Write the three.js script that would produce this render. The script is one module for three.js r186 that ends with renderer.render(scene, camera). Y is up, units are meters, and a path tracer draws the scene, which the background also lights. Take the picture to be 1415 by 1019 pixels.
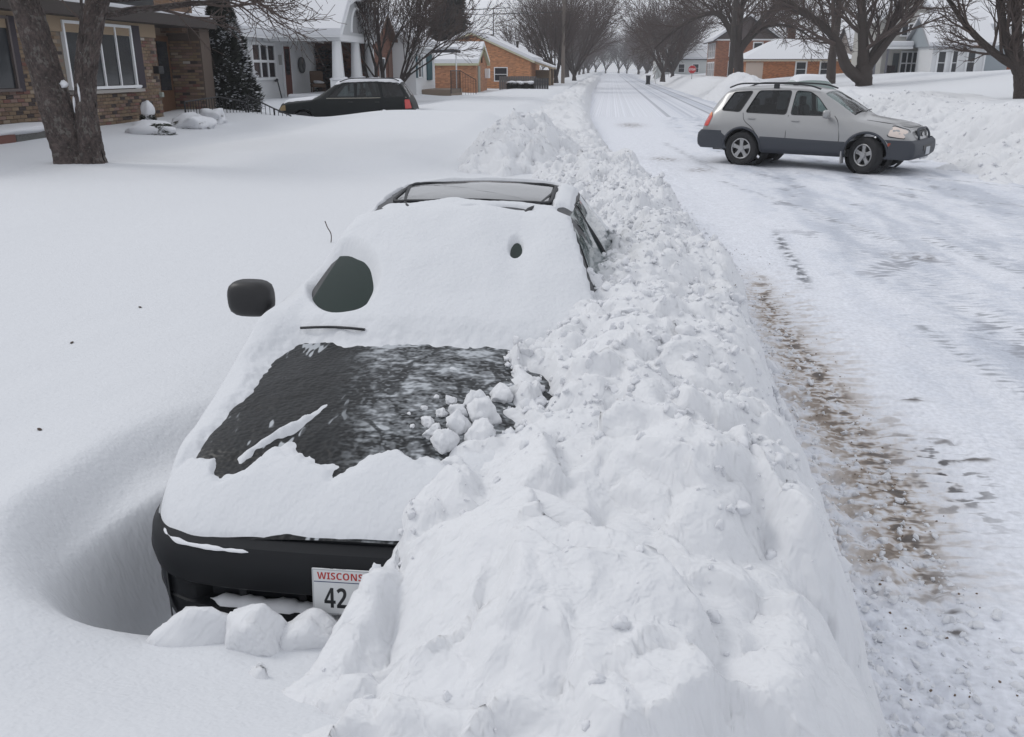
import * as THREE from 'three';
import { mergeGeometries, mergeVertices, toCreasedNormals } from 'three/addons/utils/BufferGeometryUtils.js';
import { RoundedBoxGeometry } from 'three/addons/geometries/RoundedBoxGeometry.js';
import { TessellateModifier } from 'three/addons/modifiers/TessellateModifier.js';
import { Brush, Evaluator, SUBTRACTION } from 'three-bvh-csg';

// ---------------------------------------------------------------- camera, sky, sun, exposure
const scene = new THREE.Scene();
const camera = new THREE.PerspectiveCamera(46.0, 1415 / 1019, 0.1, 2000);
camera.position.set(0, 2.0, 0);
camera.rotation.order = 'YXZ';
camera.rotation.set(-0.33259, 0.10788, 0);

// overcast sky: an even bright cloud layer, very slightly bluish, a little brighter overhead
{
  const W = 64, H = 32, a = new Float32Array(W * H * 4);
  for (let j = 0; j < H; j++) for (let i = 0; i < W; i++) {
    const el = ((j + 0.5) / H - 0.5) * Math.PI, s = Math.max(0, Math.sin(el));
    const b = 1.44 + 0.04 * s, k = (j * W + i) * 4;
    a[k] = b * 0.945; a[k + 1] = b * 0.975; a[k + 2] = b * 1.045; a[k + 3] = 1;
  }
  const sky = new THREE.DataTexture(a, W, H, THREE.RGBAFormat, THREE.FloatType);
  sky.mapping = THREE.EquirectangularReflectionMapping;
  sky.magFilter = sky.minFilter = THREE.LinearFilter;
  sky.needsUpdate = true;
  scene.background = sky; scene.environment = sky;
  scene.backgroundIntensity = 1; scene.environmentIntensity = 1;
}
const sun = new THREE.DirectionalLight(new THREE.Color(1.0, 0.97, 0.93), 1.5);   // the sun's glow through thin cloud, high on the left
sun.position.set(-41, 38, -17); sun.target.position.set(0, 0, -8);
sun.castShadow = true; sun.shadow.radius = 34; sun.shadow.mapSize.set(2048, 2048);
Object.assign(sun.shadow.camera, { left: -40, right: 40, top: 40, bottom: -40, near: 1, far: 160 });
scene.add(sun, sun.target);
scene.fog = new THREE.FogExp2(new THREE.Color(0.80, 0.82, 0.87), 0.0010);         // blowing snow far down the street

const renderer = new THREE.WebGLRenderer({ antialias: true });
renderer.toneMapping = THREE.LinearToneMapping;
renderer.toneMappingExposure = 0.58;
renderer.shadowMap.enabled = true;

// ---------------------------------------------------------------- helpers
const { sin, cos, abs, min, max, floor, PI, hypot, sqrt, pow, exp, sign, atan2 } = Math;
function rng(seed) { let a = seed >>> 0; return () => { a = (a + 0x6d2b79f5) | 0; let t = Math.imul(a ^ (a >>> 15), 1 | a); t = (t + Math.imul(t ^ (t >>> 7), 61 | t)) ^ t; return ((t ^ (t >>> 14)) >>> 0) / 4294967296; }; }
function hash(i, j, k = 0) { let h = Math.imul(i, 374761393) ^ Math.imul(j, 668265263) ^ Math.imul(k, 974634777); h = Math.imul(h ^ (h >>> 13), 1274126177); h = Math.imul(h ^ (h >>> 16), 2246822519); return ((h ^ (h >>> 15)) >>> 0) / 4294967296; }
const lerp = (a, b, t) => a + (b - a) * t, clamp = (x, a = 0, b = 1) => min(b, max(a, x));
const ss = (a, b, x) => { const t = clamp((x - a) / (b - a)); return t * t * (3 - 2 * t); };
const gauss = (x, s) => exp(-(x * x) / (2 * s * s));
const GX = new Float32Array(256), GY = new Float32Array(256); for (let i = 0; i < 256; i++) { GX[i] = cos(i * PI / 128); GY[i] = sin(i * PI / 128); }
function gi(i, j, k) { let h = Math.imul(i, 374761393) ^ Math.imul(j, 668265263) ^ Math.imul(k, 974634777); h = Math.imul(h ^ (h >>> 13), 1274126177); h = Math.imul(h ^ (h >>> 16), 2246822519); return (h ^ (h >>> 15)) & 255; }
function noise(x, y, k = 0) {                       // gradient noise, about -1..1
  const i = floor(x), j = floor(y), fx = x - i, fy = y - j, u = fx * fx * fx * (fx * (fx * 6 - 15) + 10), v = fy * fy * fy * (fy * (fy * 6 - 15) + 10);
  const a = gi(i, j, k), b = gi(i + 1, j, k), c = gi(i, j + 1, k), e = gi(i + 1, j + 1, k);
  const p = GX[a] * fx + GY[a] * fy, q = GX[b] * (fx - 1) + GY[b] * fy, r = GX[c] * fx + GY[c] * (fy - 1), s = GX[e] * (fx - 1) + GY[e] * (fy - 1), m = p + (q - p) * u, n = r + (s - r) * u;
  return (m + (n - m) * v) * 1.5;
}
function fbm(x, y, n = 4, k = 0) { let s = 0, a = 0.5; for (let o = 0; o < n; o++) { s += a * noise(x, y, k + o); x *= 2.03; y *= 2.03; a *= 0.5; } return s; }
function noise3(x, y, z, k = 0) { return (noise(x + z * 0.37, y - z * 0.61, k) + noise(y + 31.7 + x * 0.29, z - x * 0.23, k + 1) + noise(z - 17.3 + y * 0.31, x + 5.1 - y * 0.27, k + 2)) * 0.5; }
function clods(x, y, k, blocky = 0.5) {             // a heap of tilted lumps: the highest one shows
  const i = floor(x), j = floor(y); let best = -9;
  for (let a = -1; a < 2; a++) for (let b = -1; b < 2; b++) {
    const I = i + a, J = j + b, px = I + hash(I, J, k), py = J + hash(I, J, k + 1), r = hash(I, J, k + 2), t = hash(I, J, k + 3) * 6.283, g = hash(I, J, k + 4);
    let dx = x - px, dy = y - py; const c = cos(t), s = sin(t), ex = dx * c + dy * s, ey = (dy * c - dx * s) * (1 + 0.5 * g);
    const d2 = ex * ex + ey * ey, dm = max(abs(ex), abs(ey)), d = lerp(d2, pow(dm, 4) * 3.2, blocky * hash(I, J, k + 5));
    const h = r * 0.85 - d * (1.15 + 0.9 * g) + ex * (g - 0.5) * 1.1;
    if (h > best) best = h;
  }
  return best;
}
function facets(x, y, k) {                          // broken slabs: every cell a tilted plane, stepped against its neighbours
  const i = floor(x), j = floor(y); let d1 = 9, d2 = 9, h1 = 0, h2 = 0;
  for (let a = -1; a < 2; a++) for (let b = -1; b < 2; b++) {
    const I = i + a, J = j + b, px = I + hash(I, J, k), py = J + hash(I, J, k + 1), t = hash(I, J, k + 2) * 6.283, c = cos(t), s = sin(t), e = 1 + 0.9 * hash(I, J, k + 3), dx = x - px, dy = y - py, ex = dx * c + dy * s, ey = (dy * c - dx * s) * e, d = sqrt(ex * ex + ey * ey);
    const h = hash(I, J, k + 4) - 0.5 + (hash(I, J, k + 5) - 0.5) * 1.3 * dx + (hash(I, J, k + 6) - 0.5) * 1.3 * dy;
    if (d < d1) { d2 = d1; h2 = h1; d1 = d; h1 = h; } else if (d < d2) { d2 = d; h2 = h; }
  }
  return lerp((h1 + h2) / 2, h1, ss(0, 0.2, d2 - d1));
}
const taken = new Map();
function numbered(name) { const n = taken.get(name) ?? 0; taken.set(name, n + 1); return n ? name + '_' + String(n).padStart(3, '0') : name; }
function shade(o) { o.castShadow = o.receiveShadow = true; return o; }
function tag(o, label, category, group, kind) { o.userData.label = label; o.userData.category = category; if (group) o.userData.group = group; if (kind) o.userData.kind = kind; return o; }
function thing(name, label, category, [x, y, z] = [0, 0, 0], turn = 0, group) { const o = new THREE.Group(); o.name = numbered(name); scene.add(o); o.position.set(x, y, z); o.rotation.y = turn; return tag(o, label, category, group); }
function joined(geos) {
  if (!Array.isArray(geos)) return geos;
  if (geos.length === 1) return geos[0];
  const clean = geos.map((g) => { const r = g.index ? g.toNonIndexed() : g.clone(); for (const n of Object.keys(r.attributes)) if (!['position', 'normal', 'uv'].includes(n)) r.deleteAttribute(n); if (!r.attributes.normal) r.computeVertexNormals(); if (!r.attributes.uv) r.setAttribute('uv', new THREE.BufferAttribute(new Float32Array(r.attributes.position.count * 2), 2)); return r; });
  return mergeGeometries(clean);
}
function obj(name, geos, mat, parent = scene) { const m = shade(new THREE.Mesh(joined(geos), mat)); m.name = parent === scene ? numbered(name) : name; parent.add(m); return m; }
function struct(name, geos, mat, label, category) { return tag(obj(name, geos, mat), label, category, null, 'structure'); }
function dup(root, [x, y, z], turn, label, scale = 1) { const r = root.clone(); r.name = numbered(root.name.replace(/_\d\d\d$/, '')); r.userData = { ...root.userData }; scene.add(r); r.position.set(x, y, z); r.rotation.y = turn; if (scale !== 1) r.scale.setScalar(scale); if (label) r.userData.label = label; return r; }
const bx = (w, h, d, x = 0, y = 0, z = 0) => new THREE.BoxGeometry(w, h, d).translate(x, y, z);
const box = (x0, x1, y0, y1, z0, z1) => bx(x1 - x0, y1 - y0, z1 - z0, (x0 + x1) / 2, (y0 + y1) / 2, (z0 + z1) / 2);
const rbox = (x0, x1, y0, y1, z0, z1, r = 0.02, s = 2) => new RoundedBoxGeometry(x1 - x0, y1 - y0, z1 - z0, s, r).translate((x0 + x1) / 2, (y0 + y1) / 2, (z0 + z1) / 2);
const V = (x, y, z) => new THREE.Vector3(x, y, z);
function bar(a, b, r, n = 6, r2 = r) { const d = b.clone().sub(a), g = new THREE.CylinderGeometry(r2, r, d.length(), n); g.translate(0, d.length() / 2, 0); g.applyQuaternion(new THREE.Quaternion().setFromUnitVectors(V(0, 1, 0), d.normalize())); return g.translate(a.x, a.y, a.z); }
function tube(pts, r, n = 6, seg) { return new THREE.TubeGeometry(new THREE.CatmullRomCurve3(pts), seg ?? pts.length * 4, r, n); }
function extr(pts, depth, bevel = 0) { const s = new THREE.Shape(pts.map((p) => new THREE.Vector2(p[0], p[1]))); return new THREE.ExtrudeGeometry(s, { depth, bevelEnabled: bevel > 0, bevelSize: bevel, bevelThickness: bevel, bevelSegments: 2, curveSegments: 8 }); }
function line(a, b, n) { const r = []; for (let i = 0; i <= n; i++) r.push(lerp(a, b, i / n)); return r; }
function spacing(parts) { const r = []; for (const [a, b, step] of parts) { const n = max(1, Math.round(abs(b - a) / step)); for (let i = 0; i < n; i++) r.push(lerp(a, b, i / n)); } r.push(parts[parts.length - 1][1]); return r; }
// a sheet over (x, depth) with depth = -z; f gives the height, warp may shift x and depth
function sheet(xs, ds, f, warp, colour) {
  const nx = xs.length, nd = ds.length, p = new Float32Array(nx * nd * 3), uv = new Float32Array(nx * nd * 2), col = colour && new Float32Array(nx * nd * 3), idx = new Uint32Array((nx - 1) * (nd - 1) * 6);
  for (let j = 0; j < nd; j++) for (let i = 0; i < nx; i++) {
    const k = j * nx + i, x = xs[i], d = ds[j], y = f(x, d), w = warp ? warp(x, d, y) : null;
    p[k * 3] = x + (w ? w[0] : 0); p[k * 3 + 1] = y; p[k * 3 + 2] = -(d + (w ? w[1] : 0)); uv[k * 2] = x; uv[k * 2 + 1] = d;
    if (col) { const c = colour(x, d, y); col[k * 3] = c[0]; col[k * 3 + 1] = c[1]; col[k * 3 + 2] = c[2]; }
  }
  let q = 0;
  for (let j = 0; j < nd - 1; j++) for (let i = 0; i < nx - 1; i++) { const a = j * nx + i, b = a + 1, c = a + nx, e = c + 1; idx[q++] = a; idx[q++] = b; idx[q++] = c; idx[q++] = b; idx[q++] = e; idx[q++] = c; }
  const g = new THREE.BufferGeometry(); g.setAttribute('position', new THREE.BufferAttribute(p, 3)); g.setAttribute('uv', new THREE.BufferAttribute(uv, 2)); if (col) g.setAttribute('color', new THREE.BufferAttribute(col, 3)); g.setIndex(new THREE.BufferAttribute(idx, 1)); g.computeVertexNormals();
  return g;
}
// rows of numbers against their first entry: linear between rows, softened over s
function table(rows, s = 0) {
  const at = (v, c) => { let i = 0; while (i < rows.length - 2 && rows[i + 1][0] < v) i++; const a = rows[i], b = rows[i + 1], t = clamp((v - a[0]) / (b[0] - a[0])); return lerp(a[c], b[c], t); };
  if (!s) return at;
  return (v, c) => { let t = 0, w = 0; for (let k = -4; k <= 4; k++) { const g = exp(-k * k / 8); t += g * at(v + k * s / 2, c); w += g; } return t / w; };
}
// a snow lump: e = 2 round, larger is boxier
function lumpGeo(seed, sx, sy, sz, e = 2.6, detail = 3, rough = 0.22) {
  const g = mergeVertices(new THREE.IcosahedronGeometry(1, detail).deleteAttribute('uv').deleteAttribute('normal'), 1e-4), p = g.attributes.position, R = rng(seed), o = R() * 90, cut = [];
  if (rough > 0) for (let i = 0; i < 7; i++) cut.push([V(R() - 0.5, R() - 0.3, R() - 0.5).normalize(), 0.55 + 0.35 * R()]);
  const v = V(0, 0, 0);
  for (let i = 0; i < p.count; i++) {
    v.fromBufferAttribute(p, i);
    const k = 1 / pow(pow(abs(v.x), e) + pow(abs(v.y), e) + pow(abs(v.z), e), 1 / e); v.multiplyScalar(k);
    for (const [n, d] of cut) { const q = v.dot(n) - d; if (q > 0) v.addScaledVector(n, -q * 0.75); }
    const n = 1 + rough * (noise3(v.x * 1.6 + o, v.y * 1.6, v.z * 1.6, 3) + 0.45 * noise3(v.x * 4 + o, v.y * 4, v.z * 4, 9) + 0.26 * noise3(v.x * 9 + o, v.y * 9, v.z * 9, 15) + 0.16 * noise3(v.x * 19 + o, v.y * 19, v.z * 19, 21));
    p.setXYZ(i, v.x * n * sx, v.y * n * sy, v.z * n * sz);
  }
  g.computeVertexNormals();
  const uv = new Float32Array(p.count * 2); for (let i = 0; i < p.count; i++) { uv[i * 2] = p.getX(i) + 0.7 * p.getZ(i) + o; uv[i * 2 + 1] = p.getY(i) + 0.7 * p.getZ(i); } g.setAttribute('uv', new THREE.BufferAttribute(uv, 2));
  return g;
}
function canvasTexture(w, h, draw, colour = true) { const c = document.createElement('canvas'); c.width = w; c.height = h; draw(c.getContext('2d'), w, h); const t = new THREE.CanvasTexture(c); if (colour) t.colorSpace = THREE.SRGBColorSpace; t.wrapS = t.wrapT = THREE.RepeatWrapping; t.anisotropy = 8; return t; }
function dataTexture(w, h, f, colour = false, wrap = THREE.RepeatWrapping) {   // f(u, v) gives a grey 0..1 or [r, g, b]
  const a = new Uint8Array(w * h * 4);
  for (let j = 0; j < h; j++) for (let i = 0; i < w; i++) { const c = f((i + 0.5) / w, (j + 0.5) / h, i, j), k = (j * w + i) * 4; for (let q = 0; q < 3; q++) a[k + q] = clamp(Math.round((c.length ? c[q] : c) * 255), 0, 255); a[k + 3] = 255; }
  const t = new THREE.DataTexture(a, w, h); t.wrapS = t.wrapT = wrap; t.magFilter = THREE.LinearFilter; t.minFilter = THREE.LinearMipmapLinearFilter; t.generateMipmaps = true; if (colour) t.colorSpace = THREE.SRGBColorSpace; t.needsUpdate = true; return t;
}
// noise that tiles over n cells
function tnoise(u, v, n, k) { const x = u * n, y = v * n, i = floor(x), j = floor(y), fx = x - i, fy = y - j, a = fx * fx * (3 - 2 * fx), b = fy * fy * (3 - 2 * fy), h = (p, q) => hash(((i + p) % n + n) % n, ((j + q) % n + n) % n, k); return lerp(lerp(h(0, 0), h(1, 0), a), lerp(h(0, 1), h(1, 1), a), b); }
const lin = (r, g, b) => new THREE.Color().setRGB(r, g, b);
function std(c, rough = 0.8, more = {}) { return new THREE.MeshStandardMaterial({ color: c, roughness: rough, ...more }); }

// ---------------------------------------------------------------- materials
const snowGrain = dataTexture(512, 512, (u, v) => 0.25 * tnoise(u, v, 128, 1) + 0.3 * tnoise(u, v, 64, 2) + 0.3 * tnoise(u, v, 30, 3) + 0.15 * tnoise(u, v, 12, 4));
snowGrain.repeat.set(0.9, 0.9);
const M = {
  snow: std(lin(0.64, 0.655, 0.68), 0.95, { bumpMap: snowGrain, bumpScale: 0.005 }),
  snowRough: std(lin(0.685, 0.695, 0.715), 0.95, { bumpMap: snowGrain, bumpScale: 0.009 }),
  snowPlain: std(lin(0.68, 0.69, 0.715), 0.95),
  white: std(lin(0.74, 0.75, 0.76), 0.55), whiteSiding: std(lin(0.66, 0.67, 0.68), 0.6),
  black: std(lin(0.012, 0.012, 0.014), 0.5), iron: std(lin(0.02, 0.02, 0.022), 0.5, { metalness: 0.3 }), chrome: std(lin(0.6, 0.6, 0.6), 0.25, { metalness: 1 }),
  rubber: std(lin(0.02, 0.02, 0.021), 0.9), plastic: std(lin(0.02, 0.021, 0.024), 0.6),
  glassDark: new THREE.MeshPhysicalMaterial({ color: lin(0.012, 0.016, 0.017), roughness: 0.06, clearcoat: 0.4 }),
  houseGlass: new THREE.MeshPhysicalMaterial({ color: lin(0.025, 0.028, 0.032), roughness: 0.08 }),
};

// ---------------------------------------------------------------- the ground, x to the right, depth = -z along the street
// left: lawn under wind-packed snow, scoured round the nose of the buried car
const CAR = { x: -0.71, d: 2.30 };
function lawnLeft(x, d) {
  let h = 0.60 + 0.08 * noise(x * 0.22 + 3, d * 0.16, 5) + 0.035 * noise(x * 0.6, d * 0.45 + 4, 6) * ss(4.5, 8, d);
  h += 0.25 * ss(-8.5, -12.5, x) + 0.10 * ss(-14, -30, x);
  h += 0.09 * ss(-1.9, -1.2, x) * ss(2.9, 4.2, d) * (1 - ss(7, 9, d));                        // banked against the doors
  h += 0.16 * gauss(d - 24.6 + 0.16 * (x + 7), 2.0) * ss(-14, -11, x) * (1 - ss(-3.5, -2, x));  // drift beside the driveway
  h -= 0.22 * gauss(d - 29.0, 2.2) * ss(-13, -11, x);
  h += 0.17 * ss(0, 0.7, d - 13.2 - 0.9 * sin(x * 0.55 + 0.4)) * ss(-8, -6, x) * (1 - ss(-3.4, -2.5, x));
  h -= 0.08 * gauss(hypot((x + 6.95) / 0.6, (d - 13.6) / 0.25), 0.6);                             // pit beside the tree
  // the scoop: a trough under the left wall, an apron, and a deep hole at the bumper corner
  const a = (x + 1.47) / (x < -1.47 ? 0.55 + 0.08 * ss(2.3, 3.6, d) : 0.9), b = (d - 2.62) / (d < 2.62 ? 0.64 : 1.15), r = hypot(a, b) + 0.03 * noise(x * 2.2, d * 2.2, 7);
  h -= 0.12 * (1 - ss(0.50, 1.0, r));
  h -= 0.035 * gauss(r - 0.72, 0.12) * ss(-1.4, -1.7, x);
  h -= 0.34 * (1 - ss(0.25, 1.0, hypot((x + 1.53) / 0.27, (d - 2.50) / 0.46)));
  h += 0.05 * gauss(hypot(x + 8.1, d - 12.9), 0.5);
  h += 0.02 * gauss(r - 1.06, 0.13) * (1 - ss(2.5, 3.2, d));
  h -= 0.25 * ss(-2.1, -1.1, x) * ss(1.25, 2.15, d) * (1 - ss(2.5, 3.0, d));
  h += 0.012 * noise(x * 3.1 - d * 1.2, d * 1.4 + x * 0.5, 8) * ss(7, 2, d);
  return h;
}
function lawnRight(x, d) {
  let h = 1.12 + 0.10 * noise(x * 0.2, d * 0.12, 15) + 0.04 * noise(x * 0.6, d * 0.4, 16);
  h += 0.55 * ss(11, 20, x) + 0.35 * ss(13, 24, x) * ss(75, 45, d);
  h -= 0.35 * gauss(hypot((x - 10.6) / 1.1, (d - 25.2) / 0.9), 0.7);
  return h;
}
function roadHeight(x, d) {
  const near = 1 - ss(14, 34, d);
  let h = (0.012 * noise(x * 1.1, d * 0.25, 21) + 0.006 * noise(x * 5, d * 1.1, 22)) * (0.15 + 0.85 * near);
  if (near > 0) {
    const edge = 1 - ss(0.95, 1.75, x + 0.12 * noise(d * 0.8, 3, 23)), rut = gauss(x - rutX(d), 0.17), t2 = gauss(x - rutX(d) - 0.34, 0.14);
    h += near * (0.035 * edge * (0.3 + max(0, clods(x * 8, d * 8, 24, 0.4))) + 0.020 * edge * clods(x * 19, d * 19, 26, 0.3) + 0.018 * clods(x * 3.4, d * 2.4, 31, 0.2) * (0.3 + edge));
    h += near * 0.012 * max(0, noise(x * 2.2, d * 9, 33)) * (0.4 + ss(2.6, 1.2, x));
    h -= near * 0.03 * rut * (0.6 + 0.5 * noise(d * 1.3, 1, 27));
    h += near * 0.011 * t2 * sin(d * 62 + 2 * noise(x * 4, d * 2, 28)) * ss(2.8, 4.2, d) * (1 - ss(9, 12, d));
    h += near * 0.010 * ss(0.1, 0.5, noise(x * 3.2, d * 2.2, 29)) * clods(x * 14, d * 14, 30, 0.3);
  }
  for (const [lx, dep, w] of [[3.3, 0.03, 0.2], [4.9, 0.03, 0.22], [5.6, 0.02, 0.2]]) h -= dep * gauss(x - lx - 0.10 * sin(d * 0.21 + lx), w) * (0.7 + 0.4 * noise(d * 0.4, lx, 32)) * (1 - 0.75 * ss(16, 40, d));
  return h;
}
function rutX(d) { return 1.28 + 0.16 * ss(3.0, 4.6, d) + 0.10 * ss(7.2, 9.2, d) + 0.02 * sin(d * 2.1); }

// left: the ridge that the plough threw against the car
//   depth  xL    hL    xc    hc    xR
const ridge = table([
  [0.2, -1.00, 0.56, 0.05, 0.58, 0.80], [1.2, -0.95, 0.56, 0.08, 0.62, 0.84], [1.7, -0.90, 0.44, 0.10, 0.72, 0.87], [2.0, -0.87, 0.42, 0.10, 0.82, 0.91], [2.2, -0.74, 0.57, 0.11, 0.88, 0.95],
  [2.5, -0.50, 0.77, 0.16, 0.93, 0.98], [3.15, -0.38, 0.88, 0.20, 1.01, 1.01], [3.78, -0.25, 1.04, 0.24, 1.10, 1.03], [4.4, -0.15, 1.06, 0.28, 1.13, 1.03], [4.94, -0.09, 0.98, 0.32, 1.13, 1.02],
  [6.5, -0.02, 0.90, 0.34, 1.12, 0.98], [7.6, -0.20, 0.85, 0.22, 1.06, 0.95], [9, -0.5, 0.8, 0.15, 1.0, 0.9], [11.5, -0.9, 0.72, 0.0, 0.98, 0.75], [14, -1.2, 0.6, -0.2, 0.72, 0.6], [17, -1.5, 0.5, -0.5, 0.6, 0.35],
  [24, -2.2, 0.5, -1.1, 0.62, -0.1], [40, -3.4, 0.55, -2.0, 0.70, -0.9], [80, -4.2, 0.5, -2.8, 0.75, -1.6], [200, -5, 0.5, -3.4, 0.7, -2.2]], 0.10);
function ridgeHeight(x, d) {
  const xL = ridge(d, 1), hL = ridge(d, 2), xc = ridge(d, 3), hc = ridge(d, 4), xR = ridge(d, 5) + 0.07 * noise(d * 1.1, 4, 41) + 0.03 * noise(d * 3.3, 9, 41);
  const sh = xR - 0.44;
  let h;
  if (x < xL) h = hL - (xL - x) * 1.25;
  else if (x < xc) h = lerp(hL, hc, sin(PI / 2 * (x - xL) / (xc - xL)));
  else if (x < sh) h = hc - 0.07 * pow((x - xc) / max(0.05, sh - xc), 2);
  else if (x < xR) { const t = (x - sh) / (xR - sh); h = (hc - 0.07) * (1 - pow(t, 1.45)) ; }
  else h = -(x - xR) * 0.9;
  // a second heap behind the car
  const q = hypot((x + 1.55) / (x < -1.55 ? 1.25 : 1.75), (d - 15.2) / 4.2);
  const heap = 1.36 * (1 - pow(q, 1.6)); if (heap > h) h = lerp(h, heap, ss(0, 0.25, heap - h));
  return h;
}
function ridgeRough(x, d, h) {
  const wx = x + 0.06 * noise(x * 3, d * 3, 51), wd = d + 0.06 * noise(x * 3 + 9, d * 3, 52);
  const fine = ss(2.2, 3.4, d + 0.5 * noise(x * 1.3, d * 1.3, 53)), patch = 0.55 + 0.45 * ss(-0.25, 0.25, noise(x * 1.7 + 4, d * 1.5, 54));
  const low = ss(-0.15, 0.12, h);
  let r = 0.10 * (clods(wx * 2.7, wd * 2.3, 60, 0.9) - 0.42) * lerp(0.8, 1.0, fine);
  r += lerp(0.23, 0.07, fine) * facets(wx * 2.9 + 0.2 * noise(x * 4, d * 4, 55), wd * 2.6, 160) + lerp(0.055, 0.04, fine) * facets(wx * 7.5, wd * 7.0, 170);
  r += 0.058 * (clods(wx * 6.4, wd * 6.0, 70, 0.7) - 0.42) * lerp(0.3, 1.0, fine) * patch;
  r += 0.030 * (clods(wx * 14, wd * 13, 80, 0.5) - 0.42) * lerp(0.14, 1.15, fine * patch);
  r += 0.013 * (clods(wx * 31, wd * 29, 90, 0.4) - 0.42) * lerp(0.22, 1.1, fine);
  r += 0.02 * fbm(x * 3, d * 3, 3, 99);
  return r * low * lerp(0.75, 1.25, ss(5, 9, d)) ;
}
const ridgeTop = (x, d) => { const h = ridgeHeight(x, d); return h + ridgeRough(x, d, h); };

// right: the ploughed bank in front of the raised lawns
function bankRight(x, d) {
  const foot = 7.05 + 0.25 * noise(d * 0.35, 2, 111) + 0.1 * noise(d * 1.3, 2, 112) - 0.6 * ss(40, 70, d);
  let h = (1.20 + 0.20 * noise(d * 0.21, 7, 113)) * pow(ss(foot - 0.2, foot + 2.7, x), 0.9) - 0.25 * ss(foot, foot - 0.7, x) - 0.12 * ss(foot + 3.2, foot + 5.5, x);
  h += 0.85 * (1 - ss(0, 1, hypot((x - 8.2) / 2.4, (d - 63) / 5.5)));
  return h;
}
function bankRightRough(x, d, h) {
  const lo = ss(-0.1, 0.15, h), k = 1 - 0.55 * ss(8.6, 10.2, x);
  return 1.35 * lo * k * (0.17 * (clods(x * 1.2, d * 0.9, 119, 0.7) - 0.42) + 0.09 * (clods(x * 2.6 + 0.8 * noise(x, d, 118), d * 2.1, 120, 0.7) - 0.42) * (0.6 + 0.6 * noise(x * 0.7, d * 0.6, 117)) + 0.055 * (clods(x * 4.8, d * 4.4, 130, 0.6) - 0.42) + 0.03 * (clods(x * 10, d * 9, 140, 0.5) - 0.42));
}
{
  const xs = spacing([[-420, -120, 30], [-120, -40, 6], [-40, -14, 0.8], [-14, -3.4, 0.16], [-3.4, -0.4, 0.025], [-0.4, 9, 0.7], [9, 14, 0.25], [14, 30, 0.8], [30, 120, 6], [120, 420, 30]]);
  const ds = spacing([[-60, -4, 8], [-4, 0.6, 0.4], [0.6, 5, 0.025], [5, 12, 0.07], [12, 34, 0.15], [34, 80, 0.7], [80, 200, 5], [200, 700, 40]]);
  const left = (x, d) => { const e = ridge(d, 3); return ss(e - 0.05, e - 0.5, x); };
  struct('snowy_ground', sheet(xs, ds, (x, d) => {
    const l = x < 0 ? lawnLeft(x, d) : 0, r = x > 7 ? lawnRight(x, d) : 0;
    if (x < 4) return lerp(-0.25, l, x < -0.3 || d > 10 ? left(x, d) : 0);
    return lerp(-0.25, r, ss(9.3, 10.6, x)) - 0.02;
  }), M.snow, 'smooth wind-packed snow over the lawns on both sides', 'snow');
}
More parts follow.
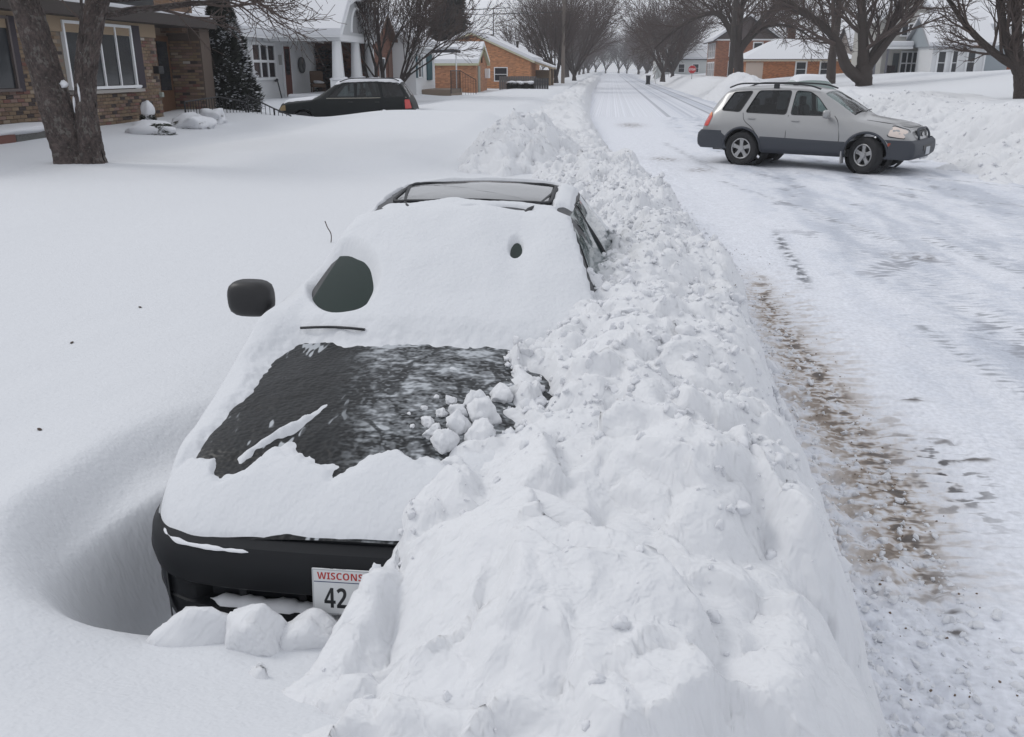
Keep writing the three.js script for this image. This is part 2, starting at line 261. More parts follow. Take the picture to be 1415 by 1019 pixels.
{
  // packed snow with sanded brown ruts and dark wet scrapes, in metres
  const paintRoad = (X0, X1, D0, D1, W, H) => {
    const tex = dataTexture(W, H, (u, v) => {
      const x = lerp(X0, X1, u), d = lerp(D0, D1, v), close = d < 13 && x < 4.5;
      let c0 = 0.845, c1 = 0.855, c2 = 0.88; const mix = (r, g, b, t) => { t = clamp(t); c0 += (r - c0) * t; c1 += (g - c1) * t; c2 += (b - c2) * t; };
      const n1 = fbm(x * 2.2, d * 0.7, 3, 201), n2 = fbm(x * 9, d * 6, 3, 210), n3 = noise(x * 34, d * 30, 220), n4 = noise(x * 6 + d * 1.4, d * 19 - x * 2, 222), n5 = noise(x * 17, d * 60, 224);
      mix(0.765, 0.785, 0.825, 0.8 * ss(-0.1, 0.4, n1 + 0.25 * n4) * ss(1.6, 3.0, x));
      mix(0.70, 0.72, 0.76, 0.8 * ss(0.05, 0.45, fbm(x * 1.3 - d * 0.1, d * 0.22, 3, 230) + 0.3 * n2) * ss(1.7, 3.0, x));
      if (close) {
        const along = ss(3.0, 3.5, d) * (1 - ss(7.6, 9.6, d)), wob = x - rutX(d) + 0.06 * noise(x * 3, d * 3, 240) + 0.03 * n4, wide = lerp(0.15, 0.09, ss(5, 8.5, d)), g = n2 * 0.8 + 0.45 * n4 + 0.3 * n3 + 0.3 * n5;
        mix(0.665, 0.62, 0.58, 1.0 * along * gauss(wob, wide) * ss(-0.55, 0.3, g));
        mix(0.50, 0.45, 0.405, 1.0 * along * gauss(wob - 0.02, wide * 0.75) * ss(-0.1, 0.35, g + 0.15 * n3));
        mix(0.36, 0.335, 0.32, along * gauss(wob - 0.07, wide * 0.42) * ss(0.08, 0.38, 0.8 * n2 + 0.5 * n4 + 0.35 * n5));
        mix(0.72, 0.69, 0.665, 0.6 * along * gauss(wob + 0.24, 0.09) * ss(0.05, 0.4, n4 + 0.3 * n3)); mix(0.70, 0.67, 0.65, 0.5 * along * gauss(wob - 0.30, 0.10) * ss(0.1, 0.4, n4 + 0.4 * n5));
        mix(0.34, 0.335, 0.34, gauss(x - 1.80, 0.13) * gauss(d - 4.35, 0.34) * ss(0.16, 0.34, n4 * 0.6 + n2 * 0.7 + 0.3 * n5));
        mix(0.42, 0.43, 0.45, gauss(x - 2.0 - 0.068 * (d - 8.8) + 0.02 * n2, 0.045) * ss(8.2, 9.0, d) * (1 - ss(10.8, 11.8, d)) * ss(-0.2, 0.25, n2 + 0.4 * n4 + 0.3 * n5));
        for (const [px, pd, a, b, k] of [[3.55, 10.1, 0.16, 0.26, 1.0], [3.3, 10.2, 0.2, 0.3, 0.5], [1.98, 5.43, 0.10, 0.05, 1.0], [2.02, 4.5, 0.10, 0.03, 1.0], [1.88, 4.75, 0.12, 0.03, 0.9], [1.40, 3.04, 0.035, 0.04, 1.5], [1.36, 2.92, 0.04, 0.02, 1.0], [1.29, 8.93, 0.035, 0.10, 1.2], [1.15, 7.08, 0.03, 0.06, 1.2], [1.70, 3.7, 0.07, 0.02, 0.8], [1.5, 3.35, 0.08, 0.02, 0.7], [0.9, 12.6, 0.2, 0.12, 0.7]]) mix(0.36, 0.345, 0.34, k * gauss((x - px) / a, 0.6) * gauss((d - pd) / b, 0.6) * ss(-0.3, 0.25, n2 + 0.5 * n4 + 0.3 * n5));
      }
      for (const [ax, ak, w] of [[2.9, 0.020, 0.30], [4.3, 0.030, 0.34], [5.6, 0.012, 0.26]]) { const tx = x - ax - ak * pow(max(0, 12 - d), 1.5) * 0.35 - 0.02 * d; mix(0.69, 0.71, 0.75, 0.7 * gauss(tx, w) * ss(-0.5, 0.4, n1 + 0.5 * n4 + 0.3 * n5)); }   // glazed wheel paths
      mix(0.56, 0.57, 0.60, 0.75 * ss(0.27, 0.5, fbm(x * 1.6 - d * 0.35, d * 0.9 + x * 0.5, 3, 260) + 0.25 * n4) * ss(1.9, 3.0, x));   // thin scrapes across the lanes
      for (const [a0, b0, a1, b1, w] of [[3.2, 8, 4.2, 3, 0.06], [4.0, 11, 5.2, 5, 0.07], [2.1, 17, 3.6, 11, 0.05], [4.6, 17.5, 7.0, 13, 0.07], [5.0, 19, 7.4, 16.5, 0.07], [1.6, 26, 2.2, 19, 0.08], [2.6, 7.2, 3.0, 3.4, 0.05]]) if (d < max(b0, b1) && d > min(b0, b1)) { const ex = lerp(a0, a1, (d - b0) / (b1 - b0)) + 0.05 * noise(d * 1.1, a0, 270); mix(0.56, 0.57, 0.59, 0.7 * gauss(x - ex, w) * ss(-0.1, 0.45, n4 + 0.6 * n2)); }
      if (!close) for (const [px, pd, a, b, k] of [[0.9, 14.2, 0.2, 0.5, 0.9], [0.8, 34, 0.5, 1.5, 0.8], [1.9, 18.8, 0.3, 0.5, 0.6], [1.3, 21, 0.35, 0.5, 0.7]]) mix(0.45, 0.43, 0.42, k * gauss((x - px) / a, 0.6) * gauss((d - pd) / b, 0.6) * ss(-0.3, 0.25, n2 + 0.5 * n4));
      const g = 1 + 0.045 * n3 + 0.04 * n2 + 0.03 * n5; return [c0 * g, c1 * g, c2 * g];
    }, true, THREE.ClampToEdgeWrapping);
    tex.repeat.set(1 / (X1 - X0), 1 / (D1 - D0)); tex.offset.set(-X0 / (X1 - X0), -D0 / (D1 - D0));
    return std(lin(1, 1, 1), 0.8, { map: tex, bumpMap: snowGrain, bumpScale: 0.010 });
  };
  const xs = spacing([[-4.6, 0.7, 0.2], [0.7, 2.9, 0.016], [2.9, 7.8, 0.05], [7.8, 9.2, 0.3]]);
  struct('road', sheet(xs, spacing([[-30, 1.2, 3], [1.2, 5.5, 0.016], [5.5, 12, 0.03]]), roadHeight), paintRoad(0.5, 5.7, 1.4, 12, 1280, 1792), 'near stretch of packed snow street with sanded brown wheel ruts', 'road');
  struct('road', sheet(xs.filter((_, i) => i % 3 === 0 || i === xs.length - 1), spacing([[12, 24, 0.1], [24, 40, 0.4], [40, 120, 2], [120, 420, 10]]), roadHeight), paintRoad(-1.2, 8, 12, 40, 640, 896), 'far stretch of packed snow street running to the trees', 'road');

  const rx = spacing([[-1.9, -1.2, 0.05], [-1.2, 1.25, 0.0145]]), rd = spacing([[0.5, 1.2, 0.05], [1.2, 4, 0.0145], [4, 7, 0.019], [7, 12, 0.03]]);
  const warp = (x, d) => [0.018 * noise(x * 9, d * 9, 151) + 0.008 * noise(x * 24, d * 24, 152), 0.018 * noise(x * 9 + 50, d * 9, 153) + 0.008 * noise(x * 24 + 50, d * 24, 154)];
  struct('snow_bank', sheet(rx, rd, ridgeTop, warp), M.snowRough, 'tall rough ploughed snow bank burying the right side of the dark car', 'snow bank');
  const fx = spacing([[-3.6, 1.3, 0.04]]), fd = spacing([[12, 22, 0.05]]);
  struct('snow_bank', sheet(fx, fd, ridgeTop, warp), M.snowRough, 'lumpy grey-white heap of ploughed snow behind the buried car', 'snow bank');
  const lx = spacing([[-6, 1.2, 0.14]]), ld = spacing([[22, 60, 0.25], [60, 200, 2.5]]);
  struct('snow_bank', sheet(lx, ld, ridgeTop, warp), M.snowRough, 'low ploughed snow bank along the left kerb further down the street', 'snow bank');
  const bxs = spacing([[6.3, 10.5, 0.06], [10.5, 13, 0.2]]), bd = spacing([[8, 32, 0.065], [32, 80, 0.3], [80, 220, 3]]);
  struct('snow_bank', sheet(bxs, bd, (x, d) => { const h = bankRight(x, d); return h + bankRightRough(x, d, h) * (1 - ss(40, 90, d)) - 0.15 * ss(11.5, 13, x); }, warp), M.snowRough, 'long lumpy ploughed snow bank along the right side of the street', 'snow bank');
}

// ---------------------------------------------------------------- car bodies: cross-sections along the length v (0 = nose), joined into a closed shell
// rows: v, yTop, crown, wTop, yBelt, wBelt, yMid, wMid, yBot, wBot
function carShape(rows, L, soft = 0.035) {
  const t = table(rows, soft), cache = new Map(), NA = 12, NB = 10, NC = 14;
  function raw(v, inset = 0) {
    const yT = t(v, 1) - inset, cr = t(v, 2), wT = max(0.02, t(v, 3) - inset), yB = t(v, 4), wB = max(0.02, t(v, 5) - inset), yM = t(v, 6), wM = max(0.02, t(v, 7) - inset), y0 = t(v, 8) + inset * 2, w0 = max(0.02, t(v, 9) - inset);
    let p = [];
    for (let i = 0; i < NA; i++) { const s = i / (NA - 1); p.push([wT * s, yT - cr * pow(s, 2.2)]); }
    for (let i = 1; i <= NB; i++) { const s = i / NB; p.push([lerp(wT, wB, s), lerp(yT - cr, yB, s)]); }
    for (let i = 1; i <= NC; i++) { const s = i / NC, k = s < 0.5 ? s * 2 : s * 2 - 1; p.push(s < 0.5 ? [lerp(wB, wM, sin(k * PI / 2)), lerp(yB, yM, k)] : [lerp(wM, w0, 1 - cos(k * PI / 2)), lerp(yM, y0, k)]); }
    for (let i = 1; i <= 3; i++) p.push([w0 * (1 - i / 3), y0]);
    for (let it = 0; it < 2; it++) { const q = p.map((a) => a.slice()); for (let i = 1; i < p.length - 1; i++) { q[i][0] = p[i][0] * 0.5 + (p[i - 1][0] + p[i + 1][0]) * 0.25; q[i][1] = p[i][1] * 0.5 + (p[i - 1][1] + p[i + 1][1]) * 0.25; } p = q; }
    return p;
  }
  function sec(v) { const k = Math.round(v * 200); if (!cache.has(k)) cache.set(k, raw(k / 200)); return cache.get(k); }
  const topAt = (p, u) => { for (let i = 0; i < 30; i++) if (u <= p[i + 1][0] && p[i + 1][0] > p[i][0]) return lerp(p[i][1], p[i + 1][1], clamp((u - p[i][0]) / (p[i + 1][0] - p[i][0]))); return -0.3; };
  const sideAt = (p, y) => { for (let i = 6; i < p.length - 4; i++) if (y <= p[i][1] && y >= p[i + 1][1]) return lerp(p[i][0], p[i + 1][0], (p[i][1] - y) / max(1e-6, p[i][1] - p[i + 1][1])); return y > p[6][1] ? p[6][0] : p[p.length - 4][0]; };
  const mixAt = (f) => (v, q) => { const k = clamp(v, 0, L) * 200, a = floor(k), w = k - a; return lerp(f(sec(a / 200), q), f(sec((a + 1) / 200), q), w); };
  const T = (u, v) => mixAt(topAt)(v, abs(u)), W = mixAt(sideAt);
  function loft(v0, v1, n, inset = 0) {
    const m = NA + NB + NC + 3, ring = 2 * m - 2, pos = [], idx = [];
    for (let j = 0; j <= n; j++) { const v = lerp(v0, v1, j / n), p = raw(v, inset); for (let i = 0; i < m; i++) pos.push(p[i][0], p[i][1], -v); for (let i = m - 2; i > 0; i--) pos.push(-p[i][0], p[i][1], -v); }
    for (let j = 0; j < n; j++) for (let i = 0; i < ring; i++) { const a = j * ring + i, b = j * ring + (i + 1) % ring, c = a + ring, d = b + ring; idx.push(a, b, c, b, d, c); }
    for (const [j, f] of [[0, 0], [n, 1]]) { const c = pos.length / 3, k = j * ring; pos.push(0, (pos[k * 3 + 1] + pos[(k + m - 1) * 3 + 1]) / 2, pos[k * 3 + 2]); for (let i = 0; i < ring; i++) { const a = k + i, b = k + (i + 1) % ring; f ? idx.push(c, a, b) : idx.push(c, b, a); } }
    let g = new THREE.BufferGeometry(); g.setAttribute('position', new THREE.Float32BufferAttribute(pos, 3)); g.setIndex(idx);
    // outward faces
    const q = g.attributes.position; const o = V(0, 0, 0), A = V(0, 0, 0), B = V(0, 0, 0), C = V(0, 0, 0); let vol = 0;
    for (let i = 0; i < idx.length; i += 3) { A.fromBufferAttribute(q, idx[i]); B.fromBufferAttribute(q, idx[i + 1]); C.fromBufferAttribute(q, idx[i + 2]); vol += A.dot(o.crossVectors(B, C)); }
    if (vol < 0) { for (let i = 0; i < idx.length; i += 3) { const s = idx[i]; idx[i] = idx[i + 1]; idx[i + 1] = s; } g.setIndex(idx); }
    g.computeVertexNormals();
    return g;
  }
  return { L, T, W, loft };
}
function roundPoly(pts, r) {
  const s = new THREE.Shape(), n = pts.length;
  for (let i = 0; i < n; i++) {
    const a = new THREE.Vector2(...pts[(i + n - 1) % n]), b = new THREE.Vector2(...pts[i]), c = new THREE.Vector2(...pts[(i + 1) % n]), rr = min(r, a.distanceTo(b) * 0.45, c.distanceTo(b) * 0.45);
    const p = b.clone().add(a.clone().sub(b).setLength(rr)), q = b.clone().add(c.clone().sub(b).setLength(rr));
    i ? s.lineTo(p.x, p.y) : s.moveTo(p.x, p.y); s.quadraticCurveTo(b.x, b.y, q.x, q.y);
  }
  s.closePath(); return s;
}
function fine(shape, edge = 0.1) { const g = new THREE.ShapeGeometry(shape, 6); g.deleteAttribute('uv'); g.deleteAttribute('normal'); return new TessellateModifier(edge, 5).modify(g.toNonIndexed()); }
// a pane on the body's side (poly in v, y) or on its top (poly in u, v)
function sidePane(car, pts, side, off, r = 0.05) { const g = mergeVertices(fine(roundPoly(pts, r)), 1e-5), p = g.attributes.position; for (let i = 0; i < p.count; i++) { const v = p.getX(i), y = p.getY(i); p.setXYZ(i, side * (car.W(v, y) + off), y, -v); } g.computeVertexNormals(); return g; }
function topPane(car, pts, off, r = 0.06) { const g = mergeVertices(fine(roundPoly(pts, r)), 1e-5), p = g.attributes.position; for (let i = 0; i < p.count; i++) { const u = p.getX(i), v = p.getY(i); p.setXYZ(i, u, car.T(u, v) + off, -v); } g.computeVertexNormals(); return g; }
const csg = new Evaluator(); csg.attributes = ['position', 'normal']; csg.useGroups = false;
function bare(g) { g = g.clone(); for (const n of Object.keys(g.attributes)) if (n !== 'position' && n !== 'normal') g.deleteAttribute(n); return g; }
function cut(g, cutters) { let a = new Brush(bare(g)); a.updateMatrixWorld(); for (const c of cutters) { const b = new Brush(bare(c)); b.updateMatrixWorld(); a = csg.evaluate(a, b, SUBTRACTION); a.updateMatrixWorld(); } return a.geometry; }
const sidePrism = (pts, r = 0.05) => new THREE.ExtrudeGeometry(roundPoly(pts, r), { depth: 3, bevelEnabled: false, curveSegments: 6 }).rotateY(PI / 2).translate(-1.5, 0, 0);
const topPrism = (pts, y0, y1, r = 0.06) => new THREE.ExtrudeGeometry(roundPoly(pts, r), { depth: y1 - y0, bevelEnabled: false, curveSegments: 6 }).rotateX(-PI / 2).translate(0, y0, 0);

// ---------------------------------------------------------------- the buried sedan, nose to the camera
const sedan = carShape([
  [0.00, 0.56, 0.03, 0.52, 0.47, 0.62, 0.40, 0.64, 0.24, 0.58],
  [0.07, 0.63, 0.03, 0.60, 0.54, 0.71, 0.44, 0.73, 0.20, 0.68],
  [0.20, 0.705, 0.035, 0.64, 0.60, 0.765, 0.48, 0.79, 0.19, 0.74],
  [0.42, 0.775, 0.04, 0.66, 0.68, 0.80, 0.52, 0.83, 0.19, 0.78],
  [0.80, 0.850, 0.05, 0.68, 0.75, 0.81, 0.55, 0.845, 0.19, 0.80],
  [1.17, 0.905, 0.05, 0.69, 0.81, 0.81, 0.58, 0.845, 0.19, 0.80],
  [1.23, 0.930, 0.06, 0.69, 0.84, 0.80, 0.58, 0.845, 0.19, 0.80],
  [1.60, 1.110, 0.06, 0.63, 0.86, 0.79, 0.58, 0.845, 0.19, 0.80],
  [2.04, 1.305, 0.05, 0.55, 0.88, 0.78, 0.58, 0.845, 0.19, 0.80],
  [2.35, 1.350, 0.04, 0.535, 0.89, 0.78, 0.58, 0.845, 0.19, 0.80],
  [2.75, 1.372, 0.04, 0.53, 0.89, 0.78, 0.58, 0.845, 0.19, 0.80],
  [3.10, 1.350, 0.04, 0.53, 0.90, 0.78, 0.58, 0.845, 0.19, 0.80],
  [3.40, 1.280, 0.05, 0.54, 0.91, 0.78, 0.58, 0.84, 0.20, 0.79],
  [3.90, 1.020, 0.05, 0.60, 0.91, 0.76, 0.60, 0.83, 0.22, 0.77],
  [4.05, 0.980, 0.04, 0.62, 0.90, 0.75, 0.60, 0.82, 0.24, 0.76],
  [4.36, 0.930, 0.04, 0.60, 0.84, 0.70, 0.60, 0.77, 0.28, 0.72],
  [4.44, 0.80, 0.04, 0.55, 0.72, 0.64, 0.60, 0.70, 0.32, 0.66]], 4.44);
const carPaint = new THREE.MeshPhysicalMaterial({ color: lin(0.010, 0.012, 0.016), roughness: 0.5, clearcoat: 0.25, clearcoatRoughness: 0.25 });
// frost and half-thawed snow crusted on the paint: a white crust with ragged outlines, u -0.85..0.85, v 0..1.25 on the bonnet
function streak(u, v) { const a = u * 0.9 + v * 0.45, b = v - u * 0.12; return fbm(a * 5, b * 11, 4, 301) + 0.5 * noise(a * 22, b * 46, 305); }
function bonnetBare(u, v) {      // > 0 where the wind has cleared the bonnet
  const w = 0.075 * noise(u * 6, v * 6, 311) + 0.05 * noise(u * 15, v * 10, 312) + 0.02 * noise(u * 40, v * 30, 313);
  // outline: slanting left edge, front edge with lobes, rear edge by the cowl
  const left = (u + 0.70 + 0.2 * w) + 0.16 * -(v - 0.32) * (v > 0.32 ? 0.9 : 0), rear = 1.13 - v + 0.10 * ss(-0.5, -0.35, u) * -1 * 0.6 + w * 0.25, front = v - 0.33 - 0.10 * ss(-0.1, 0.45, u) - 0.05 * sin(u * 17 + 1) - 0.6 * w;
  const cornerL = (u + 0.95) + (1.28 - v) * 0.48 - 0.475 + w * 0.15;
  return min(left, rear, front, cornerL);
}
{
  const g = sedan, car = thing('buried_car', 'dark sedan facing the camera, buried in snow to its bonnet', 'car', [CAR.x, 0, -CAR.d]);
  obj('body', g.loft(0.045, g.L, 130), carPaint, car);
  // bonnet skin with its frost: a thin panel 4 mm above the shell
  const us = line(-0.70, 0.70, 110), vs = line(0.03, 1.16, 100), frost = dataTexture(1024, 1024, (a, b) => {
    const u = lerp(-0.72, 0.72, a), v = lerp(0.0, 1.2, b), s = streak(u, v), right = ss(-0.36, -0.10, u - 0.22 * (0.75 - v)), n = noise(u * 60, v * 90, 320);
    let k = (0.42 + 0.40 * ss(0.0, 0.5, s + 0.25 * n)) * ss(-0.25, 0.25, s + 0.35 * n - 0.10 + 0.42 * (right - 0.2)) * right;
    k = max(k, 0.8 * ss(0.42, 0.6, streak(v * 0.7, u) + 0.4 * noise(u * 3, v * 3, 322)) * (1 - right));
    const vein = abs(fbm(u * 3.4 + 0.3 * v, v * 2.4, 3, 325)); k *= 1 - 0.75 * (1 - ss(0.02, 0.07, vein));
    k = max(k, 0.5 * ss(0.1, 0.6, noise(u * 44, v * 60, 327) + 0.5 * n) * right);
    const crack = 1 - ss(0.0, 0.035, abs(fbm(u * 5, v * 5, 3, 330))), d = (0.105 - 0.045 * crack) * (1 + 0.35 * fbm(u * 8, v * 8, 3, 333));
    const dark = [d * 0.93, d * 1.0, d * 1.06]; return [lerp(dark[0], 0.80, k), lerp(dark[1], 0.82, k), lerp(dark[2], 0.84, k)];
  }, true, THREE.ClampToEdgeWrapping);
  const relief = dataTexture(512, 512, (a, b) => { const u = lerp(-0.72, 0.72, a), v = lerp(0.0, 1.2, b); return 0.5 + 0.5 * fbm(u * 9, v * 9, 4, 340) + 0.12 * noise(u * 50, v * 70, 341); }, false, THREE.ClampToEdgeWrapping);
  const bonnet = sheet(us, vs, (u, v) => g.T(u, v) + 0.004); { const uv = bonnet.attributes.uv; for (let i = 0; i < uv.count; i++) uv.setXY(i, (uv.getX(i) + 0.72) / 1.44, uv.getY(i) / 1.2); }
  obj('bonnet', bonnet, new THREE.MeshPhysicalMaterial({ map: frost, roughness: 0.42, specularIntensity: 0.6, bumpMap: relief, bumpScale: 0.012 }), car).userData.label = 'dark bonnet crusted with streaks of frost';
  obj('windshield', topPane(g, [[-0.66, 1.25], [0.66, 1.25], [0.54, 2.02], [-0.54, 2.02]], 0.006), new THREE.MeshPhysicalMaterial({ color: lin(0.004, 0.016, 0.012), roughness: 0.05, specularIntensity: 0.7, bumpMap: relief, bumpScale: 0.004 }), car);
  obj('sunroof', topPane(g, [[-0.42, 2.30], [0.40, 2.30], [0.40, 2.83], [-0.42, 2.83]], 0.006, 0.07), new THREE.MeshPhysicalMaterial({ color: lin(0.02, 0.022, 0.024), roughness: 0.16, clearcoat: 0.7 }), car);
  obj('sunroof_seal', tube(roundPoly([[-0.435, 2.285], [0.415, 2.285], [0.415, 2.845], [-0.435, 2.845]], 0.08).getPoints(8).map((q) => V(q.x, g.T(q.x, q.y) + 0.008, -q.y)), 0.010, 5, 160), M.plastic, car);
  obj('rear_window', topPane(g, [[-0.52, 3.34], [0.52, 3.34], [0.58, 3.86], [-0.58, 3.86]], 0.006), M.glassDark, car);
  for (const s of [-1, 1]) {
    obj('side_window', sidePane(g, [[1.50, 0.90], [2.10, 1.27], [2.44, 1.30], [2.46, 0.91]], s, 0.005), new THREE.MeshPhysicalMaterial({ color: lin(0.03, 0.06, 0.06), roughness: 0.1, clearcoat: 0.5 }), car);
    obj('side_window', sidePane(g, [[2.53, 0.91], [2.51, 1.30], [3.06, 1.28], [3.36, 1.18], [3.46, 0.93]], s, 0.005), new THREE.MeshPhysicalMaterial({ color: lin(0.03, 0.06, 0.06), roughness: 0.1, clearcoat: 0.5 }), car);
    const trim = []; for (const q of [[[1.36, 0.86], [2.04, 1.295], [2.3, 1.325], [2.75, 1.345], [3.1, 1.32], [3.42, 1.24]]]) trim.push(tube(q.map(([v, y]) => V(s * (g.W(v, y) + 0.004), y, -v)), 0.011, 6, 40));
    trim.push(tube([V(s * (g.W(2.49, 0.9) + 0.004), 0.9, -2.49), V(s * (g.W(2.48, 1.1) + 0.006), 1.1, -2.48), V(s * (g.W(2.47, 1.31) + 0.004), 1.31, -2.47)], 0.014, 6));
    for (const q of trim) obj('window_trim', q, M.plastic, car);
    // door mirror: rounded shell on a short foot
    const m = lumpGeo(5, 0.105, 0.085, 0.07, 3.4, 4, 0.0).translate(s * 0.93, 0.985, -1.50), foot = bar(V(s * 0.79, 0.90, -1.46), V(s * 0.88, 0.95, -1.49), 0.035, 8, 0.03);
    if (s < 0) obj('door_mirror', [m, foot], std(lin(0.012, 0.012, 0.013), 0.45), car);
    obj('headlight', sidePane(g, [[0.05, 0.54], [0.10, 0.61], [0.36, 0.66], [0.34, 0.57]], s, 0.006, 0.03), new THREE.MeshPhysicalMaterial({ color: lin(0.25, 0.26, 0.27), roughness: 0.2, clearcoat: 0.6 }), car);
    for (const v of [0.78, 3.45]) obj('wheel', new THREE.TorusGeometry(0.22, 0.085, 10, 24).rotateY(PI / 2).translate(s * 0.73, 0.30, -v), M.rubber, car);
  }
  // front bumper swept round the nose; a recess holds the lower grille
  const prof = [[-0.03, 0.585], [0.020, 0.575], [0.045, 0.545], [0.055, 0.49], [0.047, 0.445], [0.030, 0.43], [-0.06, 0.425], [-0.065, 0.365], [0.040, 0.36], [0.034, 0.335], [0.025, 0.26], [0.0, 0.19], [-0.05, 0.10]];
  const half = [[0, 0.0], [0.30, -0.005], [0.50, -0.02], [0.62, -0.05], [0.685, -0.10], [0.735, -0.17], [0.77, -0.26], [0.79, -0.37]], planCurve = new THREE.CatmullRomCurve3([...half.slice(1).reverse().map(([x, z]) => V(-x, 0, z)), ...half.map(([x, z]) => V(x, 0, z))]), plan = planCurve.getSpacedPoints(120).map((q) => [q.x, q.z]);
  const pos = [], idx = [], n = prof.length;
  for (let i = 0; i < plan.length; i++) { const a = plan[max(0, i - 1)], b = plan[min(120, i + 1)], l = hypot(b[0] - a[0], b[1] - a[1]), nx = -(b[1] - a[1]) / l, nz = (b[0] - a[0]) / l; for (const [o, y] of prof) { const k = o < 0 && y > 0.36 && y < 0.44 ? lerp(o, 0.034, ss(0.50, 0.58, abs(plan[i][0]))) : o; pos.push(plan[i][0] + nx * k, y, plan[i][1] + nz * k); } }
  for (let i = 0; i < 120; i++) for (let j = 0; j < n - 1; j++) { const a = i * n + j; idx.push(a, a + 1, a + n, a + n, a + 1, a + n + 1); }
  let bum = new THREE.BufferGeometry(); bum.setAttribute('position', new THREE.Float32BufferAttribute(pos, 3)); bum.setIndex(idx); bum = toCreasedNormals(bum, 0.6);
  const bumper = obj('bumper', bum, new THREE.MeshPhysicalMaterial({ color: lin(0.008, 0.009, 0.011), roughness: 0.55, specularIntensity: 0.5 }), car);
  const bars = []; for (const x of [-0.42, -0.22, 0.02, 0.24, 0.44]) bars.push(box(x - 0.012, x + 0.012, 0.375, 0.425, -0.07, -0.02));
  for (const q of bars) obj('grille_bar', q, M.plastic, bumper);
  const along = (x) => { let k = 0; while (k < 119 && plan[k + 1][0] < x) k++; return lerp(plan[k][1], plan[k + 1][1], clamp((x - plan[k][0]) / max(1e-5, plan[k + 1][0] - plan[k][0]))); };
  const strip = (x0, x1, y, out, w, h, seed) => { const pos = [], idx = [], N = 60, m = 7; for (let i = 0; i <= N; i++) { const x = lerp(x0, x1, i / N), z = along(x) + out, e = ss(0, 0.08, i / N) * ss(1, 0.92, i / N), q = (0.55 + 0.5 * abs(noise(x * 9, seed, 371)) + 0.25 * noise(x * 30, seed, 372)) * e; for (let j = 0; j <= m; j++) { const a = PI * j / m; pos.push(x, y + h * q * sin(a), z + w * q * cos(a)); } } for (let i = 0; i < N; i++) for (let j = 0; j < m; j++) { const a = i * (m + 1) + j; idx.push(a, a + 1, a + m + 1, a + 1, a + m + 2, a + m + 1); } const q = new THREE.BufferGeometry(); q.setAttribute('position', new THREE.Float32BufferAttribute(pos, 3)); q.setIndex(idx); q.computeVertexNormals(); return q; };
  obj('ledge_snow', strip(-0.54, 0.3, 0.362, 0.005, 0.045, 0.030, 3), M.snowPlain, bumper); obj('ledge_snow', strip(-0.79, -0.36, 0.566, 0.026, 0.012, 0.012, 5), M.snowPlain, bumper); obj('ledge_snow', strip(-0.50, -0.12, 0.272, 0.016, 0.02, 0.05, 8), M.snowPlain, bumper);
  const plate = canvasTexture(512, 256, (c, w, h) => {
    c.fillStyle = '#dfe1e2'; c.fillRect(0, 0, w, h); c.strokeStyle = '#b9bcbf'; c.lineWidth = 6; c.strokeRect(5, 5, w - 10, h - 10);
    c.fillStyle = '#b3261f'; c.font = 'bold 54px sans-serif'; c.fillText('WISCONSIN', 28, 58, 330); c.fillStyle = '#2c3a63'; c.fillRect(10, 70, 330, 5);
    c.fillStyle = '#15181c'; c.font = 'bold 158px sans-serif'; c.save(); c.translate(62, 218); c.scale(0.72, 1); c.fillText('42', 0, 0); c.restore();
  });
  const pl = obj('license_plate', new RoundedBoxGeometry(0.305, 0.152, 0.006, 2, 0.003), std(lin(0.8, 0.8, 0.8), 0.4, { map: plate }), car); pl.position.set(0.0, 0.475, 0.066); pl.rotation.x = -0.12;
  obj('wiper', tube([V(-0.60, g.T(0.60, 1.22) + 0.046, -1.22), V(-0.52, g.T(0.52, 1.205) + 0.050, -1.205), V(-0.44, g.T(0.44, 1.205) + 0.045, -1.20), V(-0.36, g.T(0.36, 1.19) + 0.048, -1.175), V(-0.30, g.T(0.30, 1.19) + 0.038, -1.18)], 0.006, 5), M.plastic, car);
}
